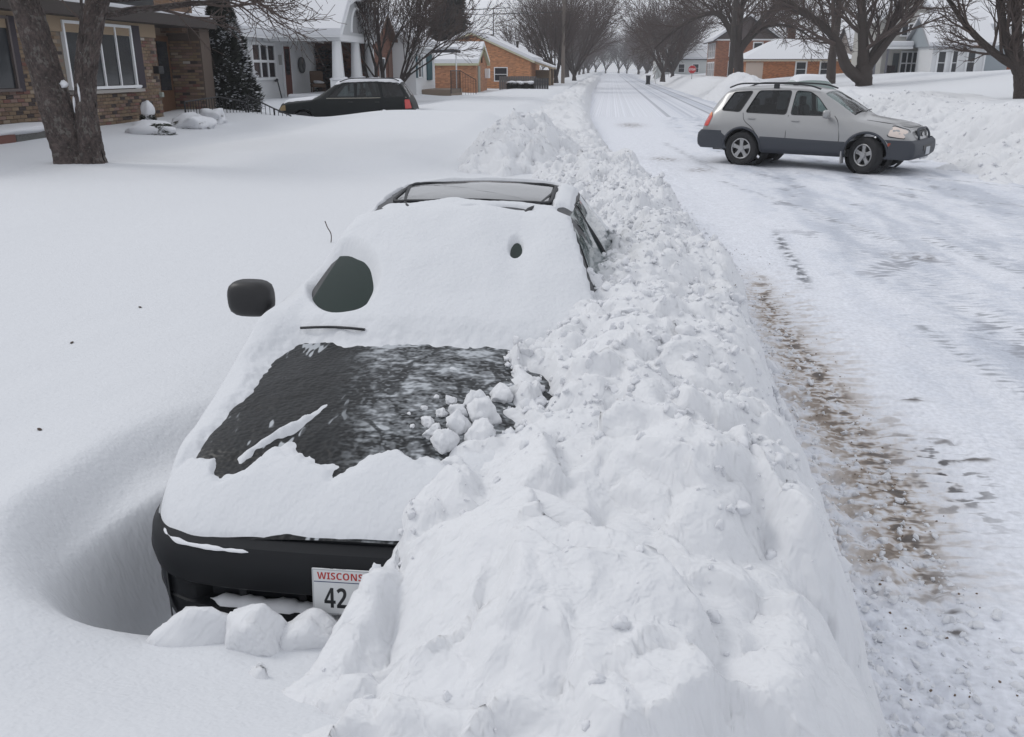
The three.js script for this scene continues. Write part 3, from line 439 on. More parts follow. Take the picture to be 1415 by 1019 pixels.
// snow lying on the car: follows the body, thins out to nothing where the wind bared it
function carSnow(u, v) {
  const base = 0.045 - 0.012 * ss(1.1, 0.7, v) - 0.025 * ss(2.0, 2.2, v) + 0.012 * noise(u * 2.2, v * 1.8, 351) + 0.006 * noise(u * 7, v * 6, 352);
  let t = base + 0.012 * gauss(v - 1.24, 0.10) - 0.018 * ss(0.35, 0.0, v);
  t += 0.02 * ss(1.3, 1.7, v) * (1 - ss(1.9, 2.1, v));
  t += 0.07 * ss(-0.62, -0.80, u) * ss(0.5, 1.3, v) * (1 - ss(1.3, 2.2, v));
  // bonnet, wind-bared; the far side holds loose streaks
  const b = bonnetBare(u, v), st = streak(u, v), right = ss(-0.36, -0.10, u - 0.22 * (0.75 - v));
  t -= (t + 0.014 + 0.008 * noise(u * 20, v * 24, 353)) * ss(-0.09 - 0.10 * ss(0.8, 1.0, v), 0.03, b + 0.008 * noise(u * 30, v * 30, 359));
  t += 0.019 * right * ss(0.0, 0.06, b) * ss(0.25, 0.75, st + 0.3 * noise(u * 9, v * 9, 354));
  t -= 0.06 * gauss(hypot((u + 0.03 + (v - 0.62) * 0.45) / 0.014, (v - 0.35) / 0.12), 0.8) * 0;
  t += 0.05 * gauss(u + 0.40 - 0.55 * (v - 0.45), 0.018 + 0.03 * ss(0.55, 0.3, v)) * ss(0.80, 0.38, v) * ss(0.02, 0.08, b);      // tongue of snow reaching up the bonnet
  // two openings on the windshield
  const a1 = 0.5, x1 = (u + 0.505) , y1 = (v - 1.555); const e1 = hypot((x1 * cos(a1) + y1 * sin(a1)) / 0.125, (-x1 * sin(a1) + y1 * cos(a1)) / 0.215) + 0.04 * noise(u * 9, v * 9, 355);
  t -= 0.12 * (1 - ss(0.70, 1.45, e1));
  const e2 = hypot((u - 0.29) / 0.024, (v - 1.76) / 0.06); t -= 0.075 * (1 - ss(0.4, 1.7, e2)) + 0.03 * exp(-e2 * e2 / 22);
  // roof: sunroof and its surround swept clean, an icy skin left on the glass edges
  const r = min(v - 2.26 + 0.04 * noise(u * 5, 1, 356), 3.05 - v, u + 0.50 + 0.04 * noise(v * 8, 3, 357), 0.42 - u + 0.02 * noise(v * 8, 5, 358));
  t -= 0.085 * ss(-0.02, 0.03, r);
  for (const [pu, pv, a, c] of [[-0.50, 2.16, 0.035, 0.07], [0.02, 2.13, 0.03, 0.02], [0.22, 2.16, 0.07, 0.025], [0.50, 2.25, 0.035, 0.05]]) t -= 0.09 * gauss(hypot((u - pu) / a, (v - pv) / c), 0.75);
  t -= 0.25 * ss(0.005, 0.05, u - lerp(0.70, 0.53, clamp((v - 1.3) / 0.75))) * ss(1.42, 1.55, v) * (1 - ss(3.2, 3.5, v));
  return t;
}
{
  const xs = spacing([[-0.86, 0.35, 0.0075], [0.35, 0.86, 0.02]]), vs = spacing([[0.035, 1.3, 0.0075], [1.3, 2.4, 0.009], [2.4, 4.42, 0.02]]);
  const g = sheet(xs, vs, (u, v) => { const w = sedan.W(v, 0.5), e = ss(w + 0.02, w - 0.05, abs(u)); const k = abs(u) > w ? -0.10 : 0; return max(v < 0.6 ? 0.53 : 0.3, k + sedan.T(clamp(u, -w + 0.012, w - 0.012), max(v, 0.02)) + carSnow(u, v) * (0.25 + 0.75 * e) - 0.05 * (1 - e) - 0.03 * ss(0.05, 0.0, v)); }, (u, v) => { const w = sedan.W(v, 0.5) - 0.004; return [clamp(u, -w, w) - u, 0]; });
  const m = tag(obj('snow_cover', g, M.snow), 'smooth layer of snow lying over the dark sedan', 'snow'); m.position.set(CAR.x, 0, -CAR.d);
}

// ---------------------------------------------------------------- wheels and the silver estate crossing the street
const tyreGeo = new THREE.LatheGeometry([[0.215, -0.085], [0.235, -0.105], [0.30, -0.118], [0.338, -0.108], [0.352, -0.085], [0.355, -0.03], [0.355, 0.03], [0.352, 0.085], [0.338, 0.108], [0.30, 0.118], [0.235, 0.105], [0.215, 0.085]].map(([r, y]) => new THREE.Vector2(r, y)), 40).rotateZ(PI / 2);
function rimGeo(spokes) {                    // face towards +x
  const g = [new THREE.TorusGeometry(0.208, 0.016, 8, 40).rotateY(PI / 2).translate(0.085, 0, 0), new THREE.CylinderGeometry(0.205, 0.205, 0.14, 32, 1, true).rotateZ(PI / 2), new THREE.CylinderGeometry(0.05, 0.06, 0.05, 16).rotateZ(PI / 2).translate(0.075, 0, 0)];
  for (let i = 0; i < spokes; i++) { const a = i / spokes * 2 * PI, s = extr([[-0.036, 0.03], [0.036, 0.03], [0.030, 0.12], [0.046, 0.205], [-0.046, 0.205], [-0.030, 0.12]], 0.03, 0.006).rotateY(PI / 2).translate(0.04, 0, 0); s.rotateX(a); g.push(s); }
  return g;
}
const rimMat = std(lin(0.42, 0.42, 0.42), 0.38, { metalness: 0.75 }), wellMat = std(lin(0.03, 0.03, 0.031), 0.95);
function wheel(parent, x, z, steer, rim = rimMat, r = 0.355) {
  const w = new THREE.Group(); w.name = 'wheel'; parent.add(w); w.position.set(x, r, z); w.rotation.y = (x < 0 ? PI : 0) + steer; w.scale.setScalar(r / 0.355);
  obj('tyre', tyreGeo, M.rubber, w); obj('rim', rimGeo(5), rim, w); obj('hub_back', new THREE.CylinderGeometry(0.19, 0.19, 0.02, 24).rotateZ(PI / 2).translate(0.0, 0, 0), wellMat, w);
  return w;
}
function seat(parent, x, z, mat) { obj('car_seat', [rbox(x - 0.24, x + 0.24, 0.52, 0.66, z - 0.25, z + 0.27, 0.05), new RoundedBoxGeometry(0.46, 0.62, 0.13, 3, 0.06).rotateX(0.2 * -1).translate(x, 0.95, z - 0.28), new RoundedBoxGeometry(0.25, 0.19, 0.09, 3, 0.04).translate(x, 1.34, z - 0.36)], mat, parent); }
function suv(o) {
  const g = o.shape, car = o.car, arch = o.wheels.map(([v]) => new THREE.CylinderGeometry(o.archR, o.archR, 3, 40).rotateZ(PI / 2).translate(0, 0.36, -v));
  const inner = o.cavity.map(([a, b]) => g.loft(a, b, 40, 0.05));
  const pr = o.side.map((p) => sidePrism(p, 0.06));
  obj('body', cut(g.loft(0, g.L, 120), [...arch, ...inner, ...pr, topPrism(o.front, 0.98, 2.0), topPrism(o.rear, 0.9, 2.0)]), o.paint, car);
  for (const s of [-1, 1]) o.side.forEach((p, i) => obj('side_window', sidePane(g, p, s, -0.012, 0.06), o.glass[i], car));
  obj('windshield', topPane(g, o.front, -0.012), o.clear, car); obj('rear_window', topPane(g, o.rear, -0.012), o.glass[o.glass.length - 1], car);
  for (const s of [-1, 1]) for (const [v, r] of o.wheels) obj('wheel_well', new THREE.CylinderGeometry(o.archR + 0.01, o.archR + 0.01, 0.5, 32, 1, true, 0, 2 * PI).rotateZ(PI / 2).translate(s * 0.52, 0.36, -v), wellMat, car);
  return car;
}
const clearGlass = new THREE.MeshPhysicalMaterial({ color: lin(0.38, 0.47, 0.46), roughness: 0.02, transmission: 1, thickness: 0, ior: 1.45 });
const tintGlass = new THREE.MeshPhysicalMaterial({ color: lin(0.16, 0.17, 0.18), roughness: 0.03, transmission: 1, thickness: 0, ior: 1.45 });
const frontGlass = new THREE.MeshPhysicalMaterial({ color: lin(0.55, 0.62, 0.62), roughness: 0.02, transmission: 1, thickness: 0, ior: 1.45 });
const jeepGlass = new THREE.MeshPhysicalMaterial({ color: lin(0.26, 0.30, 0.30), roughness: 0.03, transmission: 1, thickness: 0, ior: 1.45 });
const seatMat = std(lin(0.05, 0.05, 0.052), 0.9);
{
  const shape = carShape([
    [0.00, 0.66, 0.02, 0.55, 0.58, 0.66, 0.48, 0.68, 0.30, 0.62],
    [0.05, 0.78, 0.03, 0.58, 0.66, 0.74, 0.52, 0.76, 0.27, 0.70],
    [0.14, 0.90, 0.04, 0.62, 0.76, 0.80, 0.56, 0.83, 0.26, 0.78],
    [0.35, 0.985, 0.05, 0.66, 0.85, 0.84, 0.62, 0.88, 0.27, 0.84],
    [0.75, 1.040, 0.05, 0.70, 0.93, 0.85, 0.68, 0.905, 0.28, 0.86],
    [1.08, 1.095, 0.06, 0.71, 0.99, 0.85, 0.70, 0.91, 0.28, 0.87],
    [1.16, 1.130, 0.06, 0.70, 1.03, 0.84, 0.70, 0.91, 0.28, 0.87],
    [1.55, 1.390, 0.06, 0.64, 1.05, 0.83, 0.72, 0.91, 0.28, 0.87],
    [1.92, 1.585, 0.05, 0.60, 1.06, 0.83, 0.72, 0.91, 0.28, 0.87],
    [2.30, 1.645, 0.05, 0.60, 1.07, 0.83, 0.72, 0.91, 0.28, 0.87],
    [3.00, 1.665, 0.05, 0.60, 1.08, 0.83, 0.72, 0.91, 0.28, 0.87],
    [3.70, 1.640, 0.05, 0.59, 1.10, 0.82, 0.74, 0.91, 0.28, 0.87],
    [4.02, 1.585, 0.05, 0.57, 1.11, 0.80, 0.74, 0.90, 0.29, 0.86],
    [4.20, 1.40, 0.06, 0.58, 1.10, 0.78, 0.74, 0.88, 0.30, 0.84],
    [4.38, 1.12, 0.06, 0.60, 1.00, 0.74, 0.74, 0.84, 0.32, 0.80],
    [4.47, 0.86, 0.04, 0.60, 0.80, 0.72, 0.66, 0.77, 0.34, 0.74],
    [4.52, 0.70, 0.03, 0.58, 0.64, 0.66, 0.56, 0.70, 0.36, 0.68]], 4.52);
  const car = thing('silver_suv', 'silver SUV with grey lower body turning across the snowy street', 'car', [6.30, 0.0, -18.85], 1.03);
  const paint = new THREE.MeshPhysicalMaterial({ color: lin(0.325, 0.325, 0.325), roughness: 0.38, metalness: 0.4, clearcoat: 0.7, clearcoatRoughness: 0.12 });
  const cladMat = std(lin(0.040, 0.045, 0.056), 0.6);
  const side = [[[1.63, 1.09], [1.98, 1.44], [2.16, 1.545], [2.46, 1.565], [2.47, 1.09]], [[2.57, 1.09], [2.56, 1.565], [3.27, 1.555], [3.47, 1.11]], [[3.60, 1.115], [3.40, 1.545], [3.84, 1.515], [4.04, 1.14]]];
  suv({ shape, car, archR: 0.42, wheels: [[0.86], [3.48]], cavity: [[1.20, 4.25]], side, front: [[-0.66, 1.20], [0.66, 1.20], [0.57, 1.88], [-0.57, 1.88]], rear: [[-0.52, 4.06], [0.52, 4.06], [0.60, 4.36], [-0.60, 4.36]], paint, glass: [frontGlass, tintGlass, tintGlass], clear: clearGlass });
  // dark lower cladding, a shell 12 mm proud of the body
  const band = (v0, v1, n, yT, off = 0.012) => { const pos = [], idx = [], m = 10; for (let j = 0; j <= n; j++) { const v = lerp(v0, v1, j / n), y1 = yT(v); for (let i = 0; i <= m; i++) { const y = lerp(0.285, y1, i / m), x = shape.W(v, y) + off * (i === 0 || i === m ? 0.2 : 1); pos.push(x, y, -v); } } for (let j = 0; j < n; j++) for (let i = 0; i < m; i++) { const a = j * (m + 1) + i; idx.push(a, a + 1, a + m + 1, a + 1, a + m + 2, a + m + 1); } const g = new THREE.BufferGeometry(); g.setAttribute('position', new THREE.Float32BufferAttribute(pos, 3)); g.setIndex(idx); g.computeVertexNormals(); return g; };
  const mirror = (q) => { const g = joined(q), h = (g.index ? g.toNonIndexed() : g.clone()).scale(-1, 1, 1); for (const n of Object.keys(h.attributes)) { const t = h.attributes[n], k = t.itemSize, a = t.array; for (let i = 0; i < t.count; i += 3) for (let c = 0; c < k; c++) { const s = a[i * k + c]; a[i * k + c] = a[(i + 1) * k + c]; a[(i + 1) * k + c] = s; } } return h; };
  const lowTop = (v) => 0.60 + 0.03 * ss(1.2, 3.2, v);
  for (const s of [1, -1]) {
    const put = (name, g, mat, o = car) => obj(name, s > 0 ? g : mirror(g), mat, o);
    put('rocker_cladding', band(1.27, 3.07, 30, lowTop), cladMat);
    // wheel-arch flares
    for (const v of [0.86, 3.48]) { const p = []; for (let a = -0.12; a <= PI + 0.12; a += 0.13) { const y = 0.36 + 0.435 * sin(a), w = v - 0.435 * cos(a); p.push(V(shape.W(clamp(w, 0, 4.5), y) + 0.004, y, -w)); } put('arch_flare', tube(p, 0.026, 6, 40), cladMat); }
    put('door_handle', rbox(0, 0.022, 0.955, 0.985, -2.42, -2.26, 0.01).translate(shape.W(2.34, 0.97) + 0.004, 0, 0), paint);
    put('door_handle', rbox(0, 0.022, 0.975, 1.005, -3.38, -3.22, 0.01).translate(shape.W(3.3, 0.99) + 0.004, 0, 0), paint);
    // door seams: thin dark gaps
    for (const q of [[[2.515, 0.36], [2.51, 0.7], [2.515, 1.08]], [[1.42, 0.38], [1.40, 0.7], [1.48, 1.0], [1.56, 1.09]], [[3.12, 0.60], [3.24, 0.78], [3.46, 0.95], [3.52, 1.10]]]) put('door_seam', tube(q.map(([v, y]) => V(shape.W(v, y) + 0.0005, y, -v)), 0.006, 5, 24), M.black);
    put('headlight', sidePane(shape, [[0.16, 0.70], [0.13, 0.84], [0.42, 0.93], [0.47, 0.75]], 1, 0.006, 0.05), new THREE.MeshPhysicalMaterial({ color: lin(0.66, 0.56, 0.50), roughness: 0.1, clearcoat: 1 })); put('lamp_surround', tube([[0.16, 0.70], [0.13, 0.84], [0.28, 0.90], [0.42, 0.93], [0.47, 0.75], [0.30, 0.715], [0.16, 0.70]].map(([v, y]) => V(shape.W(v, y) + 0.004, y, -v)), 0.009, 5, 40), M.plastic);  // clear headlight lens: its warm reflection is painted into the base colour
    put('tail_light', sidePane(shape, [[4.30, 0.80], [4.22, 1.02], [4.33, 1.10], [4.43, 0.98], [4.45, 0.80]], 1, 0.010, 0.04), new THREE.MeshPhysicalMaterial({ color: lin(0.55, 0.025, 0.012), roughness: 0.2, clearcoat: 1 }));
    put('turn_lamp', sidePane(shape, [[4.25, 1.01], [4.24, 1.07], [4.31, 1.11], [4.37, 1.02]], 1, 0.016, 0.02), new THREE.MeshPhysicalMaterial({ color: lin(0.70, 0.18, 0.02), roughness: 0.2, clearcoat: 1 }));
    put('side_marker', sidePane(shape, [[0.30, 0.55], [0.30, 0.61], [0.44, 0.61], [0.44, 0.55]], 1, 0.02, 0.015), std(lin(0.30, 0.05, 0.02), 0.4));
    for (const q of side) put('window_trim', tube(roundPoly([...q], 0.06).getPoints(6).map((p) => V(shape.W(p.x, p.y) + 0.001, p.y, -p.x)), 0.009, 5, 120), M.black);
    // roof rail on feet
    put('roof_rail', [tube([V(0.55, 1.60, -1.98), V(0.565, 1.665, -2.2), V(0.565, 1.70, -2.7), V(0.565, 1.70, -3.3), V(0.555, 1.685, -3.75), V(0.545, 1.61, -3.98)], 0.017, 7, 40)], M.plastic);
    put('rail_foot', rbox(0.545, 0.585, 1.60, 1.69, -2.98, -2.86, 0.012), M.plastic);
    const mm = lumpGeo(8, 0.10, 0.085, 0.065, 3.2, 4, 0).translate(1.02, 1.13, -1.66); put('door_mirror', [mm, bar(V(0.84, 1.06, -1.66), V(0.95, 1.10, -1.66), 0.03, 8)], paint);
    wheel(car, s * 0.79, -0.86, -0.42); wheel(car, s * 0.79, -3.48, 0);
    put('mud_flap', rbox(0.70, 0.90, 0.16, 0.50, -1.34, -1.31, 0.008), std(lin(0.36, 0.36, 0.37), 0.9));
    seat(car, s * 0.37, -2.30, seatMat);
  }
  obj('car_seat', [rbox(-0.62, 0.62, 0.52, 0.68, -3.25, -2.85, 0.05), new RoundedBoxGeometry(1.24, 0.6, 0.14, 3, 0.05).rotateX(-0.2).translate(0, 0.95, -3.35)], seatMat, car);
  for (const x of [-0.36, 0.36]) obj('head_rest', new RoundedBoxGeometry(0.25, 0.17, 0.09, 3, 0.04).translate(x, 1.30, -3.44), seatMat, car);
  obj('dashboard', rbox(-0.68, 0.68, 0.78, 1.04, -1.62, -1.22, 0.06), std(lin(0.03, 0.03, 0.03), 0.9), car);
  obj('steering_wheel', new THREE.TorusGeometry(0.18, 0.016, 8, 28).rotateX(-0.45).translate(0.37, 1.02, -1.72), M.plastic, car);
  obj('floor_pan', box(-0.74, 0.74, 0.30, 0.44, -4.2, -1.2), wellMat, car);
  // front bumper with grille opening, licence plate, grille with its ring emblem
  const wrap = (y0, y1, off, vEnd, n = 40) => { const pos = [], idx = [], m = 6; for (let j = 0; j <= n; j++) { const a = lerp(-1, 1, j / n), t = abs(a), x = 0.90 * sign(a) * sin(min(1, t * 1.22) * PI / 2), z = off - 0.09 * pow(t, 2) - vEnd * pow(max(0, t - 0.66) / 0.34, 1.4); for (let i = 0; i <= m; i++) { const y = lerp(y0, y1, i / m), k = 0.035 * sin(PI * i / m); pos.push(x * (1 - 0.00 * i), y, z + k - (i === m || i === 0 ? 0.05 : 0)); } } for (let j = 0; j < n; j++) for (let i = 0; i < m; i++) { const a = j * (m + 1) + i; idx.push(a, a + m + 1, a + 1, a + 1, a + m + 1, a + m + 2); } const g = new THREE.BufferGeometry(); g.setAttribute('position', new THREE.Float32BufferAttribute(pos, 3)); g.setIndex(idx); g.computeVertexNormals(); return g; };
  const bum = obj('front_bumper', wrap(0.30, 0.67, 0.07, 0.44), cladMat, car);
  obj('air_intake', rbox(-0.34, 0.34, 0.44, 0.56, 0.04, 0.112, 0.02), M.black, bum); for (const x of [-0.58, 0.58]) obj('fog_lamp', new THREE.CylinderGeometry(0.055, 0.055, 0.03, 20).rotateX(PI / 2).rotateY(sign(x) * 0.3).translate(x, 0.47, 0.052), M.black, bum);
  obj('license_plate', rbox(-0.155, 0.155, 0.37, 0.52, 0.112, 0.122, 0.004), std(lin(0.45, 0.47, 0.50), 0.5), bum);
  const gr = obj('grille', rbox(-0.38, 0.38, 0.66, 0.84, -0.12, 0.022, 0.05), std(lin(0.015, 0.016, 0.018), 0.5), car); gr.rotation.x = -0.06;
  obj('grille_surround', tube([V(-0.40, 0.66, 0.02), V(-0.42, 0.76, 0.0), V(-0.36, 0.85, -0.04), V(0, 0.875, -0.03), V(0.36, 0.85, -0.04), V(0.42, 0.76, 0.0), V(0.40, 0.66, 0.02)], 0.022, 7, 50), cladMat, car);
  const em = obj('emblem', new THREE.TorusGeometry(0.05, 0.008, 8, 28).scale(1.35, 0.8, 1).translate(0, 0.755, 0.032), M.chrome, gr); em.userData.label = 'oval chrome ring with a slanted H';
  obj('emblem_letter', [bar(V(-0.032, 0.73, 0.032), V(-0.014, 0.782, 0.032), 0.006), bar(V(0.014, 0.73, 0.032), V(0.032, 0.782, 0.032), 0.006), bar(V(-0.022, 0.754, 0.032), V(0.022, 0.760, 0.032), 0.005)], M.chrome, gr);
  obj('bonnet_seam', tube([V(-0.66, shape.T(0.66, 0.95), -0.95), V(-0.60, shape.T(0.60, 0.45), -0.45), V(-0.50, shape.T(0.50, 0.22), -0.22), V(0, shape.T(0, 0.15), -0.15), V(0.50, shape.T(0.50, 0.22), -0.22), V(0.60, shape.T(0.60, 0.45), -0.45), V(0.66, shape.T(0.66, 0.95), -0.95)], 0.006, 5, 60), M.black, car);
  obj('rear_bumper', wrap(0.34, 0.72, 0.02, 0.62).rotateY(PI).translate(0, 0, -4.52), cladMat, car);
  for (const [x0, x1] of [[-0.55, -0.02], [0.05, 0.58]]) obj('wiper', tube([V(x0, 1.16, -1.20), V((x0 + x1) / 2, 1.18, -1.225), V(x1, 1.185, -1.24)], 0.011, 5), M.black, car);
  // snow clinging to sills, flaps and the roof
  const lump = (n, x, y, z, a, b, c) => obj('clinging_snow', lumpGeo(n, a, b, c, 2.2, 3, 0.25).translate(x, y, z), M.snowPlain, car);
  lump(21, 0.88, 0.30, -1.36, 0.05, 0.06, 0.12); lump(22, 0.89, 0.36, -1.30, 0.02, 0.12, 0.05); lump(23, 0.84, 0.27, -1.75, 0.05, 0.03, 0.25); lump(24, 0.70, 0.27, -0.35, 0.12, 0.05, 0.1); lump(25, 0.80, 0.30, -3.98, 0.05, 0.06, 0.08); lump(26, 0.45, 0.28, -0.06, 0.25, 0.04, 0.08);
}
{ // the dark estate half hidden by the drift
  const shape = carShape([
    [0.00, 0.80, 0.03, 0.60, 0.72, 0.72, 0.60, 0.75, 0.40, 0.70], [0.08, 0.98, 0.03, 0.64, 0.86, 0.78, 0.64, 0.82, 0.36, 0.78], [0.30, 1.06, 0.04, 0.68, 0.95, 0.83, 0.70, 0.88, 0.34, 0.85], [1.15, 1.14, 0.05, 0.71, 1.05, 0.85, 0.75, 0.91, 0.34, 0.88],
    [1.25, 1.18, 0.06, 0.70, 1.09, 0.84, 0.75, 0.91, 0.34, 0.88], [1.95, 1.62, 0.05, 0.60, 1.12, 0.83, 0.75, 0.91, 0.34, 0.88], [2.3, 1.70, 0.05, 0.60, 1.13, 0.83, 0.75, 0.91, 0.34, 0.88], [3.2, 1.735, 0.05, 0.60, 1.14, 0.83, 0.75, 0.91, 0.34, 0.88], [4.05, 1.70, 0.05, 0.59, 1.15, 0.82, 0.76, 0.91, 0.34, 0.88],
    [4.18, 1.64, 0.05, 0.59, 1.15, 0.81, 0.76, 0.90, 0.35, 0.87], [4.48, 1.18, 0.05, 0.64, 1.08, 0.80, 0.76, 0.88, 0.36, 0.85], [4.58, 0.95, 0.04, 0.62, 0.88, 0.76, 0.72, 0.82, 0.38, 0.80], [4.62, 0.72, 0.03, 0.6, 0.66, 0.7, 0.6, 0.74, 0.4, 0.72]], 4.62);
  const car = thing('dark_suv', 'black SUV parked before the porch house, wheels hidden by a drift', 'car', [-11.25, -0.08, -30.4], -1.47);
  const paint = new THREE.MeshPhysicalMaterial({ color: lin(0.004, 0.006, 0.006), roughness: 0.45, specularIntensity: 0.5 });
  const side = [[[1.70, 1.15], [2.08, 1.52], [2.28, 1.60], [2.58, 1.615], [2.60, 1.155]], [[2.70, 1.155], [2.69, 1.62], [3.38, 1.625], [3.50, 1.16]], [[3.60, 1.165], [3.50, 1.625], [4.10, 1.60], [4.30, 1.18]]];
  suv({ shape, car, archR: 0.42, wheels: [[0.85], [3.55]], cavity: [[1.30, 4.35]], side, front: [[-0.64, 1.30], [0.64, 1.30], [0.56, 1.92], [-0.56, 1.92]], rear: [[-0.54, 4.22], [0.54, 4.22], [0.62, 4.46], [-0.62, 4.46]], paint, glass: [jeepGlass, jeepGlass, tintGlass], clear: clearGlass });
  const trimMat = std(lin(0.35, 0.33, 0.28), 0.4, { metalness: 0.4 });
  for (const s of [-1, 1]) {
    wheel(car, s * 0.79, -0.85, 0); wheel(car, s * 0.79, -3.55, 0);
    obj('belt_trim', tube([V(s * (shape.W(1.66, 1.13) + 0.004), 1.13, -1.66), V(s * (shape.W(3, 1.145) + 0.006), 1.145, -3), V(s * (shape.W(4.36, 1.165) + 0.004), 1.165, -4.36)], 0.012, 5, 30), trimMat, car);
    obj('tail_light', sidePane(shape, [[4.32, 0.80], [4.30, 1.10], [4.46, 1.10], [4.54, 0.82]], s, 0.012, 0.03), new THREE.MeshPhysicalMaterial({ color: lin(0.45, 0.02, 0.015), roughness: 0.2, clearcoat: 1 }), car);
    obj('roof_rail', tube([V(s * 0.56, 1.66, -2.1), V(s * 0.57, 1.75, -2.4), V(s * 0.57, 1.77, -3.3), V(s * 0.56, 1.75, -3.95), V(s * 0.55, 1.69, -4.1)], 0.018, 6, 30), M.plastic, car);
    obj('headlight', sidePane(shape, [[0.06, 0.72], [0.06, 0.88], [0.26, 0.92], [0.28, 0.74]], s, 0.01, 0.03), std(lin(0.22, 0.15, 0.06), 0.3), car);
    seat(car, s * 0.37, -2.40, seatMat);
    obj('door_handle', rbox(s * 0.905 - 0.015, s * 0.905 + 0.015, 1.0, 1.03, -3.45, -3.3, 0.008), M.black, car); obj('door_handle', rbox(s * 0.905 - 0.015, s * 0.905 + 0.015, 1.0, 1.03, -2.55, -2.4, 0.008), M.black, car);
  }
  obj('floor_pan', box(-0.74, 0.74, 0.36, 0.5, -4.3, -1.3), wellMat, car);
  obj('rear_bumper', rbox(-0.86, 0.86, 0.46, 0.70, -4.74, -4.50, 0.06), M.plastic, car);
  obj('bumper_snow', lumpGeo(31, 0.35, 0.05, 0.08, 2.6, 3, 0.2).translate(0.3, 0.72, -4.68), M.snowPlain, car);
  // snow on roof, bonnet and windshield edge
  const cover = (u0, u1, v0, v1, t) => sheet(line(u0, u1, 30), line(v0, v1, 46), (u, v) => { const e = min(u - u0, u1 - u, (v - v0), (v1 - v)); return shape.T(u, v) + t * ss(0, 0.12, e + 0.03 * noise(u * 7, v * 7, 361)) - 0.012; });
  obj('snow_patch', cover(-0.60, 0.60, 1.9, 4.16, 0.07), M.snowPlain, car); obj('snow_patch', cover(-0.74, 0.74, 0.15, 1.22, 0.06), M.snowPlain, car); obj('snow_patch', cover(-0.70, -0.44, 1.2, 1.95, 0.05), M.snowPlain, car);
}

// ---------------------------------------------------------------- bare trees: limbs, branches and twigs grown from a seed
class Wood {
  constructor() { this.p = []; this.n = []; this.uv = []; this.i = []; }
  tube(pts, rad, sides) {
    const base = this.p.length / 3, t = V(0, 0, 0), a = V(0, 0, 0), b = V(0, 0, 0); let run = 0;
    for (let k = 0; k < pts.length; k++) {
      t.copy(pts[min(k + 1, pts.length - 1)]).sub(pts[max(k - 1, 0)]).normalize();
      if (!k) { a.set(abs(t.y) > 0.9 ? 1 : 0, abs(t.y) > 0.9 ? 0 : 1, 0); } a.addScaledVector(t, -a.dot(t)).normalize(); b.crossVectors(t, a);
      if (k) run += pts[k].distanceTo(pts[k - 1]);
      for (let s = 0; s < sides; s++) { const q = s / sides * 2 * PI, c = cos(q), z = sin(q), nx = a.x * c + b.x * z, ny = a.y * c + b.y * z, nz = a.z * c + b.z * z; this.p.push(pts[k].x + nx * rad[k], pts[k].y + ny * rad[k], pts[k].z + nz * rad[k]); this.n.push(nx, ny, nz); this.uv.push(s / sides, run); }
    }
    for (let k = 0; k < pts.length - 1; k++) for (let s = 0; s < sides; s++) { const u = base + k * sides + s, v = base + k * sides + (s + 1) % sides; this.i.push(u, v, u + sides, v, v + sides, u + sides); }
  }
  geo() { const g = new THREE.BufferGeometry(); g.setAttribute('position', new THREE.Float32BufferAttribute(this.p, 3)); g.setAttribute('normal', new THREE.Float32BufferAttribute(this.n, 3)); g.setAttribute('uv', new THREE.Float32BufferAttribute(this.uv, 2)); g.setIndex(this.i); return g; }
}
const barkTex = dataTexture(256, 512, (u, v) => { const r = tnoise(u, v * 0.5, 32, 401) * 0.5 + tnoise(u, v, 64, 402) * 0.25 + tnoise(u, v, 8, 403) * 0.25; return clamp((abs(r - 0.5) * 4) * 0.8 + 0.1); });
const barkMat = std(lin(0.058, 0.046, 0.040), 0.95, { bumpMap: barkTex, bumpScale: 0.02 }), twigMat = std(lin(0.085, 0.064, 0.056), 0.95);
const SIDES = [10, 7, 5, 4, 3, 3];
function grow(wood, p, dir, len, r, lev, o, R) {
  const n = max(2, Math.round(len / (o.seg * (lev < 2 ? 1 : 0.8)))), pts = [p.clone()], rad = [r], d = dir.clone().normalize(), q = p.clone(), end = lev >= o.levels ? o.tip : max(o.tip, r * 0.42);
  const dirs = [d.clone()];
  for (let k = 1; k <= n; k++) {
    d.x += (R() - 0.5) * o.wobble; d.z += (R() - 0.5) * o.wobble; d.y += (R() - 0.5) * o.wobble + o.up / n * (lev ? 1 : 0.2); if (o.droop && lev > 2) d.y -= o.droop / n; d.normalize();
    q.addScaledVector(d, len / n); pts.push(q.clone()); rad.push(lerp(r, end, k / n)); dirs.push(d.clone());
  }
  (lev < 2 ? wood[0] : wood[1]).tube(pts, rad, SIDES[lev]);
  if (lev >= o.levels) return;
  const kids = Math.round(o.kids[lev] * (0.8 + 0.4 * R())), side = V(0, 0, 0), axis = V(0, 0, 0); let az = R() * 6.28;
  for (let k = 0; k < kids; k++) {
    const t = lev === 0 ? lerp(o.first ?? 0.6, 1, (k + 0.5) / kids) : lerp(0.18, 1, pow((k + R()) / kids, 0.85)), f = t * n, i = min(n - 1, floor(f)), at = pts[i].clone().lerp(pts[i + 1], f - i), bd = dirs[i];
    az += 2.4 + (R() - 0.5) * 0.9; side.set(abs(bd.y) > 0.9 ? 1 : 0, abs(bd.y) > 0.9 ? 0 : 1, 0).cross(bd).normalize().applyAxisAngle(bd, az);
    const ang = o.ang[lev] * (0.75 + 0.5 * R()), cd = bd.clone().multiplyScalar(cos(ang)).addScaledVector(side, sin(ang));
    const rr = lerp(rad[i], rad[i + 1], f - i);
    grow(wood, at, cd, len * o.ratio[lev] * (1.1 - 0.35 * t) * (0.75 + 0.5 * R()), max(o.tip, rr * o.thick * (0.8 + 0.3 * R())), lev + 1, o, R);
  }
}
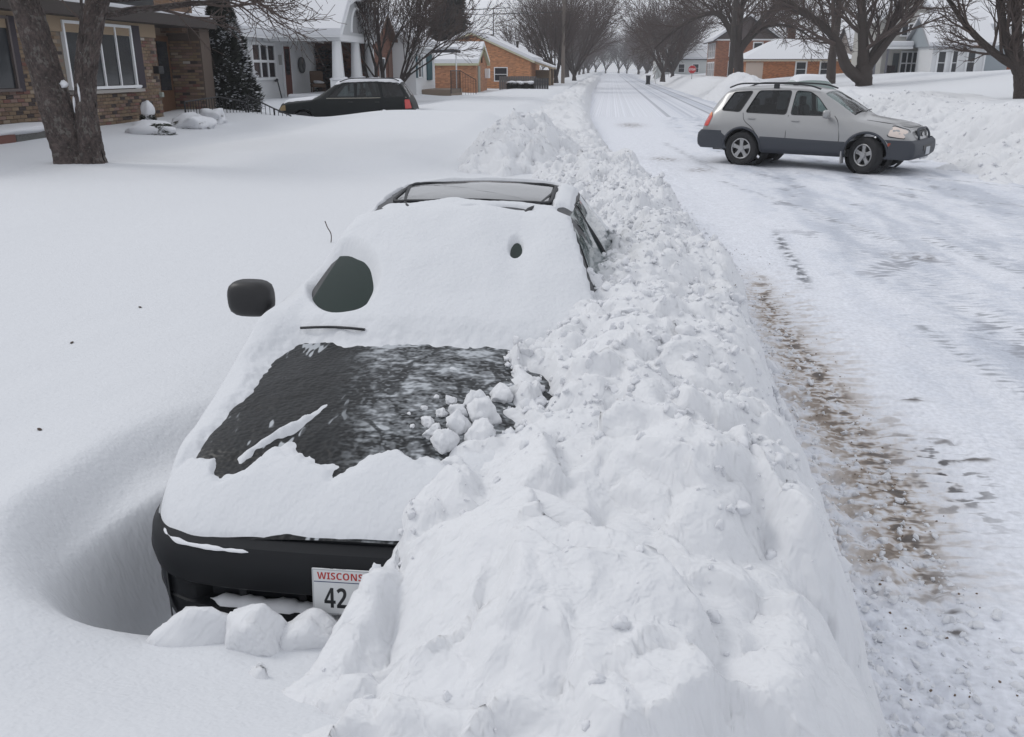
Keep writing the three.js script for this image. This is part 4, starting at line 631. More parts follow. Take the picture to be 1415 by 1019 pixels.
const MAPLE = { seg: 0.55, wobble: 0.22, up: 0.22, levels: 4, kids: [7, 7, 6, 6, 0], ang: [0.62, 0.55, 0.6, 0.65], ratio: [1.5, 0.55, 0.55, 0.5], thick: 0.62, tip: 0.007, first: 0.8 };
function tree(name, label, [x, y, z], o, group, mats = [barkMat, twigMat]) {
  const t = thing(name, label, 'tree', [x, y, z], 0, group), R = rng(o.seed), wood = [new Wood(), new Wood()];
  if (o.limbs) for (const l of o.limbs) {       // limbs laid out by hand: points, radii, then grown out
    const pts = new THREE.CatmullRomCurve3(l.p.map((a) => V(...a))).getPoints(l.p.length * 6), rad = pts.map((_, i) => { const f = i / (pts.length - 1) * (l.r.length - 1), k = min(l.r.length - 2, floor(f)); return lerp(l.r[k], l.r[k + 1], f - k) * (1 + 0.07 * noise(i * 0.7, l.p[0][0] * 9, 431)); });
    wood[0].tube(pts, rad, 12);
    for (let k = 0; k < l.kids; k++) { const f = lerp(l.from ?? 0.45, 1, (k + R() * 0.6) / l.kids), i = min(pts.length - 2, floor(f * (pts.length - 1))), bd = pts[i + 1].clone().sub(pts[i]).normalize(), s = V(R() - 0.5, R() - 0.35, R() - 0.5).normalize(), cd = bd.clone().multiplyScalar(0.8).addScaledVector(s, 0.75); grow(wood, pts[i], cd, l.len * (0.7 + 0.6 * R()), rad[i] * 0.42, l.lev ?? 2, o, R); }
  }
  else for (const s of o.stems ?? [[0, 0, 0, 1]]) grow(wood, V(s[0], 0, s[1]), V(s[2], 1, s[4] ?? 0), o.trunk, o.r * s[3], 0, o, R);
  obj('trunk', wood[0].geo(), mats[0], t); obj('crown', wood[1].geo(), mats[1], t);
  return t;
}
{
  // twin-stemmed tree in the left lawn, bark rugged and plastered with snow
  const t = thing('lawn_tree', 'rugged twin-trunked tree in the snow before the brown brick house', 'tree', [-8.12, 0.45, -12.9]), R = rng(77), wood = [new Wood(), new Wood()];
  const stem = (pts, rs, seed) => { const c = new THREE.CatmullRomCurve3(pts.map((a) => V(...a))), n = 110, s = 56, pos = [], uv = [], idx = [];
    for (let k = 0; k <= n; k++) { const f = k / n, p = c.getPoint(f), i = min(rs.length - 2, floor(f * (rs.length - 1))), r0 = lerp(rs[i], rs[i + 1], f * (rs.length - 1) - i);
      for (let j = 0; j <= s; j++) { const a = j / s * 2 * PI, rough = 0.5 * abs(noise(a * 3.2 + seed, p.y * 1.5 + seed, 441)) + 0.35 * abs(noise(a * 9, p.y * 5, 442 + seed)) + 0.16 * noise(a * 22, p.y * 13, 443), low = 1 + 1.2 * ss(0.9, 0, p.y) * (0.4 + 0.6 * abs(noise(a * 6, p.y * 3, 445))), r = r0 * (1 + 0.18 * noise(cos(a) * 1.2 + seed, sin(a) * 1.2 + p.y * 0.8, 444)) - 0.06 * rough * low + 0.02; pos.push(p.x + cos(a) * r, p.y, p.z + sin(a) * r); uv.push(j / s * 2, p.y); } }
    for (let k = 0; k < n; k++) for (let j = 0; j < s; j++) { const a = k * (s + 1) + j; idx.push(a, a + s + 1, a + 1, a + 1, a + s + 1, a + s + 2); }
    const g = new THREE.BufferGeometry(); g.setAttribute('position', new THREE.Float32BufferAttribute(pos, 3)); g.setAttribute('uv', new THREE.Float32BufferAttribute(uv, 2)); g.setIndex(idx); g.computeVertexNormals(); return g; };
  const bark = dataTexture(512, 512, (u, v) => { const a = tnoise(u, v, 24, 451) * 0.5 + tnoise(u, v, 64, 452) * 0.3 + tnoise(u, v, 7, 453) * 0.3, l = ss(0.62, 0.75, tnoise(u, v, 12, 454) * 0.6 + tnoise(u, v, 40, 455) * 0.4), g = 0.17 + 0.22 * a; return [lerp(g * 1.02, 0.46, l * 0.5), lerp(g * 0.90, 0.46, l * 0.5), lerp(g * 0.86, 0.44, l * 0.5)]; }, true);
  const mat = std(lin(1, 1, 1), 0.95, { map: bark, bumpMap: barkTex, bumpScale: 0.015 });
  const L = stem([[-0.02, -0.2, 0.02], [-0.08, 0.25, 0], [-0.20, 0.9, 0], [-0.28, 1.5, 0.02], [-0.34, 2.1, 0.05], [-0.50, 3.2, 0.1], [-0.8, 4.6, 0.2]], [0.38, 0.27, 0.225, 0.21, 0.20, 0.195, 0.17], 3);
  const Q = stem([[0.20, -0.2, -0.02], [0.22, 0.25, 0], [0.22, 0.8, -0.02], [0.25, 1.3, -0.06], [0.40, 1.9, -0.1], [0.62, 2.6, -0.2], [1.0, 4.2, -0.4]], [0.30, 0.195, 0.155, 0.145, 0.15, 0.15, 0.13], 9);
  obj('trunk', L, mat, t); obj('trunk', Q, mat, t);
  const o = { ...MAPLE, levels: 4, seg: 0.3, wobble: 0.3, up: 0.25, droop: 0.0, kids: [0, 8, 7, 6, 0], ratio: [1, 0.5, 0.5, 0.5], tip: 0.005 };
  for (const [p, d, len, r] of [[[0.55, 2.3, -0.15], [1, 0.06, -1.1], 3.6, 0.06], [[0.6, 2.5, -0.2], [1, -0.05, -0.6], 2.6, 0.04], [[0.66, 2.7, -0.2], [1, -0.08, -1.3], 3.6, 0.05], [[0.3, 1.75, -0.1], [0.4, 0.9, 0.6], 1.6, 0.03], [[-0.5, 3.0, 0.1], [-1, 0.4, 0.3], 2.5, 0.05]]) grow(wood, V(...p), V(...d), len, r, 1, o, R);
  for (let k = 0; k < 14; k++) { const a = R() * 6.28, y = R() * 1.2 + 2.5; grow(wood, V(0.6 + 0.4 * R(), y, -0.2), V(cos(a), 0.1 + 0.3 * R(), sin(a)), 1.2 + 1.4 * R(), 0.02, 3, o, R); }
  obj('branch', wood[0].geo(), mat, t); obj('crown', wood[1].geo(), twigMat, t);
  // snow blown into the fork and the bark
  for (const [x, y, z, a, b, c, s] of [[0.03, 1.34, 0.10, 0.05, 0.06, 0.05, 1], [0.13, 1.05, 0.08, 0.02, 0.13, 0.03, 2], [0.24, 1.22, 0.10, 0.015, 0.13, 0.02, 3], [0.33, 1.75, 0.03, 0.014, 0.08, 0.02, 5]]) obj('snow_patch', lumpGeo(460 + s, a, b, c, 2, 3, 0.4).translate(x, y, z), M.snowPlain, t);
}
const LOW = { ...MAPLE, levels: 4, seg: 1.1, kids: [8, 6, 6, 5, 0], tip: 0.010 };
// right side, near to far
tree('street_tree', 'bare tree at the right edge with limbs fanning up from a low fork', [12.65, 0.6, -29.5], { ...MAPLE, seed: 12, tip: 0.006, seg: 0.4, up: 0.3, kids: [0, 6, 8, 7, 0], limbs: [{ p: [[0, -0.2, 0], [-0.15, 0.8, 0], [-0.3, 1.5, 0]], r: [0.24, 0.19, 0.19], kids: 3, len: 1.4, from: 0.9 }, { p: [[-0.3, 1.3, 0], [-0.8, 2.1, 0.1], [-1.3, 3.4, 0.2], [-1.7, 5.2, 0.2]], r: [0.17, 0.13, 0.10, 0.05], kids: 12, len: 2.0, from: 0.15 }, { p: [[-0.3, 1.4, 0], [-1.2, 1.9, 0.1], [-2.1, 2.7, 0], [-3.0, 3.9, -0.2]], r: [0.14, 0.11, 0.08, 0.04], kids: 13, len: 1.9, from: 0.2 }, { p: [[-0.3, 1.4, 0], [-0.5, 2.6, -0.2], [-0.6, 4.0, -0.3], [-0.5, 5.8, -0.3]], r: [0.18, 0.14, 0.10, 0.05], kids: 11, len: 2.0, from: 0.2 }, { p: [[-0.2, 1.4, 0], [0.5, 2.6, 0.2], [1.2, 4.2, 0.2]], r: [0.17, 0.13, 0.08], kids: 8, len: 2.0, from: 0.2 }] });
tree('street_tree', 'large bare tree with thick forked limbs behind the silver SUV', [12.75, 0.5, -48], { ...MAPLE, seed: 13, tip: 0.010, seg: 0.6, kids: [0, 6, 7, 6, 0], limbs: [{ p: [[0.1, -0.3, 0], [0, 0.8, 0], [-0.1, 1.7, 0]], r: [0.52, 0.42, 0.42], kids: 0, len: 1 }, { p: [[-0.25, 1.0, 0.1], [-1.0, 1.6, 0.2], [-1.55, 2.7, 0.2], [-2.6, 3.7, 0.1], [-4.2, 4.6, 0], [-5.8, 5.8, 0]], r: [0.30, 0.27, 0.22, 0.18, 0.13, 0.07], kids: 16, len: 2.6, from: 0.35 }, { p: [[-0.1, 1.5, 0], [-0.25, 2.6, 0], [-0.5, 4.0, 0], [-0.8, 6.2, 0]], r: [0.36, 0.26, 0.22, 0.12], kids: 12, len: 2.8, from: 0.25 }, { p: [[0.05, 1.5, 0], [0.45, 2.5, 0], [0.9, 3.5, 0], [1.7, 5.4, 0]], r: [0.30, 0.22, 0.18, 0.1], kids: 11, len: 2.5, from: 0.3 }, { p: [[0.1, 1.6, 0.1], [0.75, 2.7, 0.4], [1.7, 4.1, 0.4], [2.7, 5.6, 0.5]], r: [0.22, 0.17, 0.13, 0.07], kids: 9, len: 2.2, from: 0.35 }] });
tree('street_tree', 'bare tree with a straight trunk just left of the large forked tree', [12.75, 0.5, -55], { ...MAPLE, seed: 14, tip: 0.011, seg: 0.7, trunk: 6.4, r: 0.30, kids: [9, 6, 6, 5, 0], ratio: [0.75, 0.55, 0.5, 0.5], first: 0.5 });
tree('street_tree', 'bare tree with a long limb arching left over the street', [9.55, 0.5, -70], { ...MAPLE, seed: 15, tip: 0.013, seg: 0.8, droop: 0.2, kids: [0, 7, 7, 6, 0], limbs: [{ p: [[0, -0.3, 0], [-0.1, 1.4, 0], [-0.25, 2.8, 0]], r: [0.44, 0.36, 0.36], kids: 0, len: 1 }, { p: [[-0.3, 2.4, 0], [-0.9, 4.0, 0.2], [-2.0, 5.3, 0.3], [-3.6, 5.0, 0.3], [-5.2, 4.0, 0.3], [-6.4, 2.9, 0.2]], r: [0.26, 0.22, 0.19, 0.15, 0.10, 0.05], kids: 22, len: 2.6, from: 0.25 }, { p: [[-0.3, 2.6, 0], [-0.3, 4.4, 0], [-0.1, 7.2, 0]], r: [0.30, 0.24, 0.12], kids: 13, len: 3.4, from: 0.2 }, { p: [[-0.2, 2.6, 0], [0.8, 4.3, 0.2], [1.9, 5.6, 0.2], [3.6, 6.8, 0.2]], r: [0.26, 0.20, 0.15, 0.07], kids: 14, len: 3.2, from: 0.2 }, { p: [[-0.2, 2.7, 0], [1.6, 4.4, -0.4], [3.6, 4.4, -0.4], [5.4, 3.4, -0.4]], r: [0.18, 0.14, 0.10, 0.05], kids: 14, len: 2.2, from: 0.3 }] });
// down the street, dense upright crowns
const big = tree('avenue_tree', 'dense bare tree beside the left utility pole', [-4.9, 0.45, -82], { ...LOW, seed: 21, trunk: 1.1, r: 0.30, first: 0.55, ratio: [6.0, 0.6, 0.55, 0.5], kids: [11, 7, 6, 5, 0], ang: [0.48, 0.40, 0.5, 0.6], up: 0.12 }, 'bare trees lining the street further down');
const big2 = tree('avenue_tree', 'dense bare tree nearest beyond the stop sign side of the street', [6.2, 0.5, -112], { ...LOW, seed: 22, trunk: 1.3, r: 0.36, first: 0.55, tip: 0.014, ratio: [6.6, 0.6, 0.55, 0.5], kids: [11, 7, 6, 5, 0], ang: [0.55, 0.42, 0.5, 0.6], up: 0.1 }, 'bare trees lining the street further down');
{
  const far = 'hazy bare tree in the rows closing the far end of the street';
  dup(big2, [-3.9, 0.4, -98], 1.1, 'dense bare tree just behind the one by the left utility pole', 0.9);
  dup(big, [8.4, 0.5, -128], 2.2, 'dense bare tree behind the stop sign, partly hidden by the arching limb', 1.2);
  const R = rng(5); for (let k = 0; k < 9; k++) dup(k % 2 ? big : big2, [-16 + k * 4.2 + R() * 2, 0.4, -330 - 30 * R()], R() * 6.28, 'pale hazy tree in the belt across the end of the street', 1.0 + 0.3 * R());
  for (let k = 0; k < 8; k++) { const d = 142 + k * 23; for (const s of [-1, 1]) dup(k % 2 ? big : big2, [s < 0 ? -6.5 - R() * 3 : 8.0 + R() * 3, 0.4, -d - R() * 8], R() * 6.28, far, 0.95 + 0.35 * R()); }
}
// left side
tree('garden_tree', 'many-stemmed bare tree fanning up behind the black SUV', [-10.3, 0.4, -40.5], { ...MAPLE, seed: 31, tip: 0.009, seg: 0.5, trunk: 1.9, r: 0.13, up: 0.12, wobble: 0.2, kids: [4, 7, 7, 6, 0], ratio: [2.0, 0.55, 0.5, 0.5], ang: [0.35, 0.42, 0.5, 0.55], first: 0.55, stems: [[0, 0, 0.1, 1.1, 0], [-0.2, 0.1, -0.35, 1, 0.2], [0.2, 0, 0.55, 1, -0.1], [0.1, -0.2, 0.9, 0.9, 0.2], [-0.1, 0.1, -0.1, 1, 0.3]] });
tree('garden_tree', 'thin bare tree rising behind the orange brick house', [-10.2, 0.4, -96], { ...LOW, seed: 32, tip: 0.014, trunk: 3.5, r: 0.14, levels: 3, kids: [8, 6, 5, 0], ratio: [0.9, 0.55, 0.5], ang: [0.5, 0.5, 0.5] }, null);
tree('garden_tree', 'pale thin bare tree behind the roof of the orange brick house', [-8.3, 0.4, -99], { ...LOW, seed: 33, tip: 0.014, trunk: 3.0, r: 0.13, levels: 3, kids: [9, 6, 5, 0], ratio: [1.0, 0.55, 0.5], ang: [0.45, 0.5, 0.5] }, null);
tree('garden_tree', 'bushy bare tree between the orange brick house and the utility pole', [-6.6, 0.4, -84], { ...LOW, seed: 34, tip: 0.014, trunk: 1.2, r: 0.12, levels: 4, kids: [7, 6, 5, 4, 0], ratio: [1.6, 0.55, 0.5, 0.5] }, null);
tree('garden_tree', 'bare tree spreading its twigs over the roofs behind the dark evergreen', [-18.5, 0.4, -88], { ...LOW, seed: 35, tip: 0.013, trunk: 3.0, r: 0.3, ratio: [2.0, 0.6, 0.55, 0.5] }, null);
tree('garden_tree', 'bare tree rising behind the two-storey brick house', [16.5, 0.6, -118], { ...LOW, seed: 36, tip: 0.018, trunk: 3.4, r: 0.34, ratio: [2.2, 0.6, 0.55, 0.5] }, null);
tree('garden_tree', 'dense brown bare tree behind the beige house', [26.5, 0.8, -92], { ...LOW, seed: 37, tip: 0.020, trunk: 3.2, r: 0.34, kids: [12, 8, 7, 6, 0], ratio: [2.2, 0.6, 0.55, 0.5] }, null);
tree('garden_tree', 'bare tree between the brick bungalow and the beige house', [18.2, 0.8, -98], { ...LOW, seed: 38, tip: 0.018, trunk: 3.0, r: 0.32, ratio: [2.4, 0.6, 0.55, 0.5] }, null);
// evergreens: thousands of small sprays round a trunk
function sprays(seed, n, H, radius, size, droop, rag = 0.22) {
  const R = rng(seed), pos = [], idx = [];
  for (let k = 0; k < n; k++) { const f = pow(R(), 0.8), y = f * H, a = R() * 6.283, r0 = radius(f) * (0.85 + rag * noise(f * 7, a * 2.2, seed) + 0.5 * rag * noise(f * 21, a * 6, seed + 1)) * (0.55 + 0.5 * sqrt(R())), x = cos(a) * r0, z = sin(a) * r0, s = size * (0.6 + 0.8 * R()), d = V(cos(a), -droop + 0.5 * (R() - 0.5), sin(a)).normalize(), w = V(-sin(a), (R() - 0.5), cos(a)).normalize(), q = V(x, y, z), b = pos.length / 3;
    for (const [l, m] of [[-0.5, 0], [0.1, 0.34], [0.1, -0.34], [0.7, 0]]) pos.push(q.x + d.x * l * s + w.x * m * s, q.y + d.y * l * s + w.y * m * s + (m ? -0.08 * s : 0), q.z + d.z * l * s + w.z * m * s); idx.push(b, b + 1, b + 3, b, b + 3, b + 2); }
  const g = new THREE.BufferGeometry(); g.setAttribute('position', new THREE.Float32BufferAttribute(pos, 3)); g.setIndex(idx); g.computeVertexNormals(); return g;
}
{
  const t = thing('arborvitae', 'tall narrow evergreen flecked with snow beside the brown brick house', 'tree', [-11.05, 0.5, -25.4]), rad = (f) => 0.88 * pow(1 - f, 0.6) * (0.85 + 0.3 * ss(0, 0.12, f)) + 0.03;
  obj('trunk', new THREE.CylinderGeometry(0.03, 0.10, 2.8, 8).translate(0, 1.3, 0), barkMat, t);
  obj('crown', sprays(501, 20000, 3.45, rad, 0.16, -0.5), std(lin(0.028, 0.032, 0.022), 0.9), t);
  const fl = sprays(502, 9000, 3.35, (f) => rad(f) * 1.12, 0.10, -0.1).toNonIndexed(), q = fl.attributes.position, keep = []; for (let i = 0; i < q.count; i += 6) { const x = q.getX(i), y = q.getY(i), z = q.getZ(i), r = hypot(x, z) / rad(y / 3.45); if (r > 0.66 && x * 0.8 + z * 0.5 > -0.25 && noise(x * 5, y * 4 + z * 5, 509) > -0.5 + 0.14 * y) for (let k = 0; k < 6; k++) keep.push(q.getX(i + k), q.getY(i + k) + 0.03, q.getZ(i + k)); }
  const kg = new THREE.BufferGeometry(); kg.setAttribute('position', new THREE.Float32BufferAttribute(keep, 3)); kg.computeVertexNormals();
  obj('snow_flecks', kg, M.snowPlain, t).userData.kind = 'stuff';
  const c = thing('conifer', 'broad dark evergreen above the white cottage and brick garage', 'tree', [-13.4, 0.4, -76]);
  obj('trunk', new THREE.CylinderGeometry(0.08, 0.3, 10, 8).translate(0, 5, 0), barkMat, c);
  obj('crown', sprays(503, 8500, 10.5, (f) => 2.1 * pow(1 - f, 0.8) + 0.1, 0.5, 0.35, 0.6), std(lin(0.045, 0.038, 0.028), 0.95), c);
}

// ---------------------------------------------------------------- houses
// a window: frame mesh with one pane mesh for each light; face 'x' looks along +x, '-x' along -x, 'z' along +z
function win(parent, face, x, y, z, w, h, cols, rows, fm = M.white, t = 0.06, gm = M.houseGlass, m = 0.04) {
  const turn = (g) => { if (face === 'x') g.rotateY(PI / 2); if (face === '-x') g.rotateY(-PI / 2); return g.translate(x, y, z); }, fr = [box(-w / 2 - t, w / 2 + t, h / 2, h / 2 + t, -0.02, 0.07), box(-w / 2 - t - 0.02, w / 2 + t + 0.02, -h / 2 - t, -h / 2, -0.02, 0.09), box(-w / 2 - t, -w / 2, -h / 2, h / 2, -0.02, 0.07), box(w / 2, w / 2 + t, -h / 2, h / 2, -0.02, 0.07)];
  for (let i = 1; i < cols; i++) fr.push(box(-w / 2 + w * i / cols - m / 2, -w / 2 + w * i / cols + m / 2, -h / 2, h / 2, 0.0, 0.062));
  for (let i = 1; i < rows; i++) fr.push(box(-w / 2, w / 2, -h / 2 + h * i / rows - m / 2, -h / 2 + h * i / rows + m / 2, 0.0, 0.058));
  const f = obj('window', turn(joined(fr)), fm, parent);
  for (let i = 0; i < cols; i++) for (let j = 0; j < rows; j++) obj('pane', turn(bx(w / cols - m * 0.5, h / rows - m * 0.5, 0.01, -w / 2 + w * (i + 0.5) / cols, -h / 2 + h * (j + 0.5) / rows, 0.02)), gm, f);
  return f;
}
// lapped boards on a wall, one mesh each
function boards(parent, face, at, a0, a1, y0, y1, step, mat) {
  const n = Math.round((y1 - y0) / step), g = extr([[0, 0], [0.028, 0], [0.012, step + 0.01], [0, step + 0.01]], a1 - a0); // profile in (out, up), run along depth
  for (let i = 0; i < n; i++) { const b = g.clone(); if (face === 'x') b.translate(at, y0 + i * step, a0); else if (face === '-x') b.scale(-1, 1, 1).translate(at, y0 + i * step, a0); else b.rotateY(-PI / 2).translate(a1, y0 + i * step, at); obj('board', b, mat, parent); }
}
const brickNoise = (seed, base, spread) => dataTexture(512, 512, (u, v) => { const row = floor(v * 32), off = (row % 2) * 0.5, c = floor(u * 12 + off), fx = u * 12 + off - c, fy = v * 32 - row, h = hash(c % 12, row, seed), mort = (fx < 0.045 || fy < 0.13) ? 1 : 0, k = 1 + spread * (h - 0.5) + 0.1 * (tnoise(u, v, 128, seed) - 0.5); return mort ? [base[0] * 0.86 + 0.06, base[1] * 0.9 + 0.08, base[2] * 0.95 + 0.09] : [base[0] * k, base[1] * k, base[2] * k]; }, true);
function metreUV(g) { const p = g.attributes.position, n = g.attributes.normal, uv = new Float32Array(p.count * 2); for (let i = 0; i < p.count; i++) { const a = abs(n.getX(i)), b = abs(n.getY(i)); uv[i * 2] = (a > 0.6 ? p.getZ(i) : p.getX(i)) / 2.5; uv[i * 2 + 1] = (b > 0.8 ? p.getZ(i) : p.getY(i)) / 2.4; } g.setAttribute('uv', new THREE.BufferAttribute(uv, 2)); return g; }
const brickMat = (seed, base, spread = 0.35) => std(lin(1, 1, 1), 0.9, { map: brickNoise(seed, base, spread) });
// a pitched roof over x0..x1, z0 (near)..z1 (far); ridge along 'x' or 'z'; with its blanket of snow
function gable(parent, axis, x0, x1, z0, z1, y0, y1, over, mat, snow = 0.22, fill) {
  const slab = (t, up, o) => { const [a, b] = axis === 'x' ? [z1 - o, z0 + o] : [x0 - o, x1 + o], m = (a + b) / 2, k = (y1 - y0) / ((b - a) / 2 - o), ya = y0 - k * o + up, yr = y1 + up; const g = extr([[a, ya], [m, yr], [b, ya], [b, ya + t], [m, yr + t], [a, ya + t]], (axis === 'x' ? x1 - x0 : z0 - z1) + 2 * o, snow && up ? 0.04 : 0); return axis === 'x' ? g.rotateY(-PI / 2).scale(1, 1, 1).translate(x1 + o, 0, 0) : g.translate(0, 0, z1 - o); };
  const r = obj('roof', slab(0.12, 0, over), mat, parent); if (fill) { const o = 0.03, g = axis === 'x' ? extr([[z1 + o, y0 - 0.01], [z0 - o, y0 - 0.01], [(z0 + z1) / 2, y1 - 0.04]], x1 - x0 - 2 * o).rotateY(-PI / 2).translate(x1 - o, 0, 0) : extr([[x0 + o, y0 - 0.01], [x1 - o, y0 - 0.01], [(x0 + x1) / 2, y1 - 0.04]], z0 - z1 - 2 * o).translate(0, 0, z1 + o); obj('gable_end', metreUV(g), fill, parent); } if (snow) obj('roof_snow', slab(snow, 0.16, over - 0.05), M.snowPlain, r); return r;
}
const darkRoof = std(lin(0.05, 0.048, 0.05), 0.9), tanTrim = std(lin(0.28, 0.21, 0.14), 0.8), fascia = std(lin(0.035, 0.026, 0.022), 0.7);

{ // 1. brown brick bungalow, left edge
  const h = thing('brick_house', 'brown mixed-brick bungalow with dark flat eaves at the left edge', 'house', [-11.3, 0.4, -18]);
  const X = 0, Y0 = 0.1, Y1 = 2.62, zl = 6.5, zr = -3.95;           // front wall along z, relative to the house
  const wall = obj('wall', [box(-6, X - 0.012, -0.4, Y1, zr, zl)], std(lin(0.20, 0.17, 0.14), 0.95), h);
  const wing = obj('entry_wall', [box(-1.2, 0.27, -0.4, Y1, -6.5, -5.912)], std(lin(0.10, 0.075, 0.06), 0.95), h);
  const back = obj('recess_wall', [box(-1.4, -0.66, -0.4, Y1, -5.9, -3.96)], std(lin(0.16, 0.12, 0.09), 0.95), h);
  const pal = [[0.235, 0.165, 0.105, 5], [0.275, 0.20, 0.13, 4], [0.19, 0.125, 0.085, 4], [0.06, 0.045, 0.042, 2], [0.21, 0.10, 0.08, 2], [0.36, 0.29, 0.22, 1.3], [0.26, 0.17, 0.14, 3], [0.50, 0.45, 0.40, 0.35]].map(([r, g, b, w]) => [r * 0.78, g * 0.78, b * 0.78, w]).map(([r, g, b, w]) => ({ c: lin(r, g, b), w, m: std(lin(r, g, b), 0.9) }));
  const total = pal.reduce((s, p) => s + p.w, 0), R = rng(611), pick = () => { let q = R() * total; for (const p of pal) { q -= p.w; if (q < 0) return p; } return pal[0]; };
  const open = [[1.62, 3.1, 1.20, 2.52], [-2.95, 0.05, 1.16, 2.56]];   // z0, z1, y0, y1
  const frontG = new RoundedBoxGeometry(0.024, 0.062, 0.198, 1, 0.004), sideG = new RoundedBoxGeometry(0.198, 0.062, 0.024, 1, 0.004), rest = [];
  const near = []; 
  for (let row = 0; row < 34; row++) { const y = Y0 + row * 0.074 + 0.03; if (y > 2.32) break;
    for (let z = 3.3 + (row % 2) * 0.105; z > zr + 0.1; z -= 0.21) { if (open.some(([a, b, c, d]) => z > a - 0.1 && z < b + 0.1 && y > c - 0.03 && y < d + 0.03)) continue; near.push([X + 0.004 * R(), y, z, 0]); }
    for (let x = -0.6 + (row % 2) * 0.105; x < 0.2; x += 0.21) near.push([x, y, -5.90, 1]);
  }
  near.sort((a, b) => b[2] - a[2]);
  near.forEach(([x, y, z, f], i) => { const p = pick(); if (i < 300) { const m = obj('brick', f ? sideG : frontG, p.m, wall); m.position.set(x, y, z); } else rest.push([x, y, z, f, p.c]); });
  for (const f of [0, 1]) { const l = rest.filter((r) => r[3] === f), m = shade(new THREE.InstancedMesh(f ? sideG : frontG, std(lin(1, 1, 1), 0.9), l.length)), o = new THREE.Object3D(); l.forEach((r, i) => { o.position.set(r[0], r[1], r[2]); o.updateMatrix(); m.setMatrixAt(i, o.matrix); m.setColorAt(i, r[4]); }); m.name = 'brick_courses'; m.userData.kind = 'stuff'; (f ? wing : wall).add(m); }
  obj('frieze_board', box(-0.05, 0.035, 2.32, Y1, zr, zl), tanTrim, h); 
  const roof = obj('roof', [box(-6.3, 0.42, Y1 + 0.002, Y1 + 0.06, -6.6, zl)], fascia, h); obj('fascia', box(0.42, 0.47, Y1 + 0.0, Y1 + 0.25, -6.6, zl), fascia, roof);
  obj('roof_snow', box(-6.3, 0.395, Y1 + 0.07, Y1 + 0.34, -6.55, zl - 0.02), M.snowPlain, roof);
  win(h, 'x', 0.0, 1.86, 2.36, 1.30, 1.24, 2, 1, std(lin(0.10, 0.08, 0.075), 0.6), 0.05); obj('shutter', box(0.01, 0.06, 1.18, 2.54, 1.48, 1.66), std(lin(0.03, 0.022, 0.03), 0.7), h);
  win(h, 'x', 0.0, 1.86, -1.40, 2.60, 1.26, 4, 1, M.white, 0.06); obj('shutter', box(0.01, 0.06, 1.16, 2.56, -3.14, -2.80), std(lin(0.03, 0.022, 0.03), 0.7), h);
  obj('window_ledge', box(0.0, 0.12, 1.08, 1.15, -2.95, 0.0), std(lin(0.32, 0.30, 0.28), 0.9), h); obj('ledge_snow', lumpGeo(612, 0.05, 0.05, 0.16, 2.4, 3, 0.2).translate(0.06, 1.19, -2.75), M.snowPlain, h);
  const door = obj('door', box(-0.658, -0.60, 0.3, 2.42, -5.85, -5.02), std(lin(0.10, 0.048, 0.022), 0.6), h); obj('door_glass', box(-0.598, -0.58, 1.05, 2.28, -5.70, -5.15), M.houseGlass, door); obj('door_frame', [box(-0.655, -0.57, 0.3, 2.5, -5.018, -4.96)], M.white, door);
  obj('mailbox', rbox(0.0, 0.16, 1.48, 1.66, -3.92, -3.66, 0.02), M.black, h); obj('porch_lamp', rbox(0.0, 0.10, 0.92, 1.04, -3.90, -3.80, 0.02), std(lin(0.3, 0.33, 0.3), 0.5), h);
  const ch = obj('chimney', metreUV(box(-0.75, -0.05, 2.5, 4.4, -6.3, -5.6)), brickMat(613, [0.42, 0.33, 0.26]), h);
  obj('chimney_cap', box(-0.80, 0.0, 4.4, 4.5, -6.35, -5.55), darkRoof, ch);
  // stone planter by the wall
  const p = thing('stone_planter', 'low grey stone planter edged with brick against the brown bungalow', 'planter', [-10.9, 0.55, -15.6]); obj('stone_face', rbox(-0.2, 0.22, 0.02, 0.40, -0.62, 0.42, 0.03), std(lin(0.16, 0.16, 0.15), 0.9, { bumpMap: barkTex, bumpScale: 0.02 }), p); obj('brick_end', rbox(-0.2, 0.23, 0.02, 0.36, 0.44, 1.4, 0.02), pal[4].m, p); obj('brick_end', rbox(-0.2, 0.23, 0.02, 0.36, -0.9, -0.64, 0.02), pal[4].m, p); obj('snow_cap', lumpGeo(614, 0.30, 0.10, 1.25, 2.6, 4, 0.15).translate(0.0, 0.40, 0.25), M.snowPlain, p);
}
function railing(label, pts, y, h = 0.8, step = 0.13, cap) {
  const r = thing('iron_railing', label, 'railing', [pts[0][0], y, pts[0][1]]), o = V(pts[0][0], 0, pts[0][1]);
  for (let i = 0; i < pts.length - 1; i++) { const a = V(pts[i][0], pts[i][2] ?? 0, pts[i][1]).sub(o), b = V(pts[i + 1][0], pts[i + 1][2] ?? 0, pts[i + 1][1]).sub(o), n = max(1, Math.round(a.distanceTo(b) / step)); obj('rail', bar(a.clone().setY(a.y + h), b.clone().setY(b.y + h), 0.02), M.iron, r); for (let k = 0; k <= n; k++) { const p = a.clone().lerp(b, k / n); obj(k % n ? 'baluster' : 'post', bar(p.clone().setY(p.y - 0.3), p.clone().setY(p.y + h), k % n ? 0.009 : 0.024), M.iron, r); } if (cap) obj('rail_snow', tube([a.clone().setY(a.y + h + 0.03), a.clone().lerp(b, 0.5).setY((a.y + b.y) / 2 + h + 0.05), b.clone().setY(b.y + h + 0.03)], 0.022, 6), M.snowPlain, r); }
  return r;
}
railing('black iron step railing before the brown bungalow door', [[-10.55, -21.6, 0.05], [-10.4, -23.3, 0.12], [-10.1, -24.3, -0.05]], 0.55, 0.62);
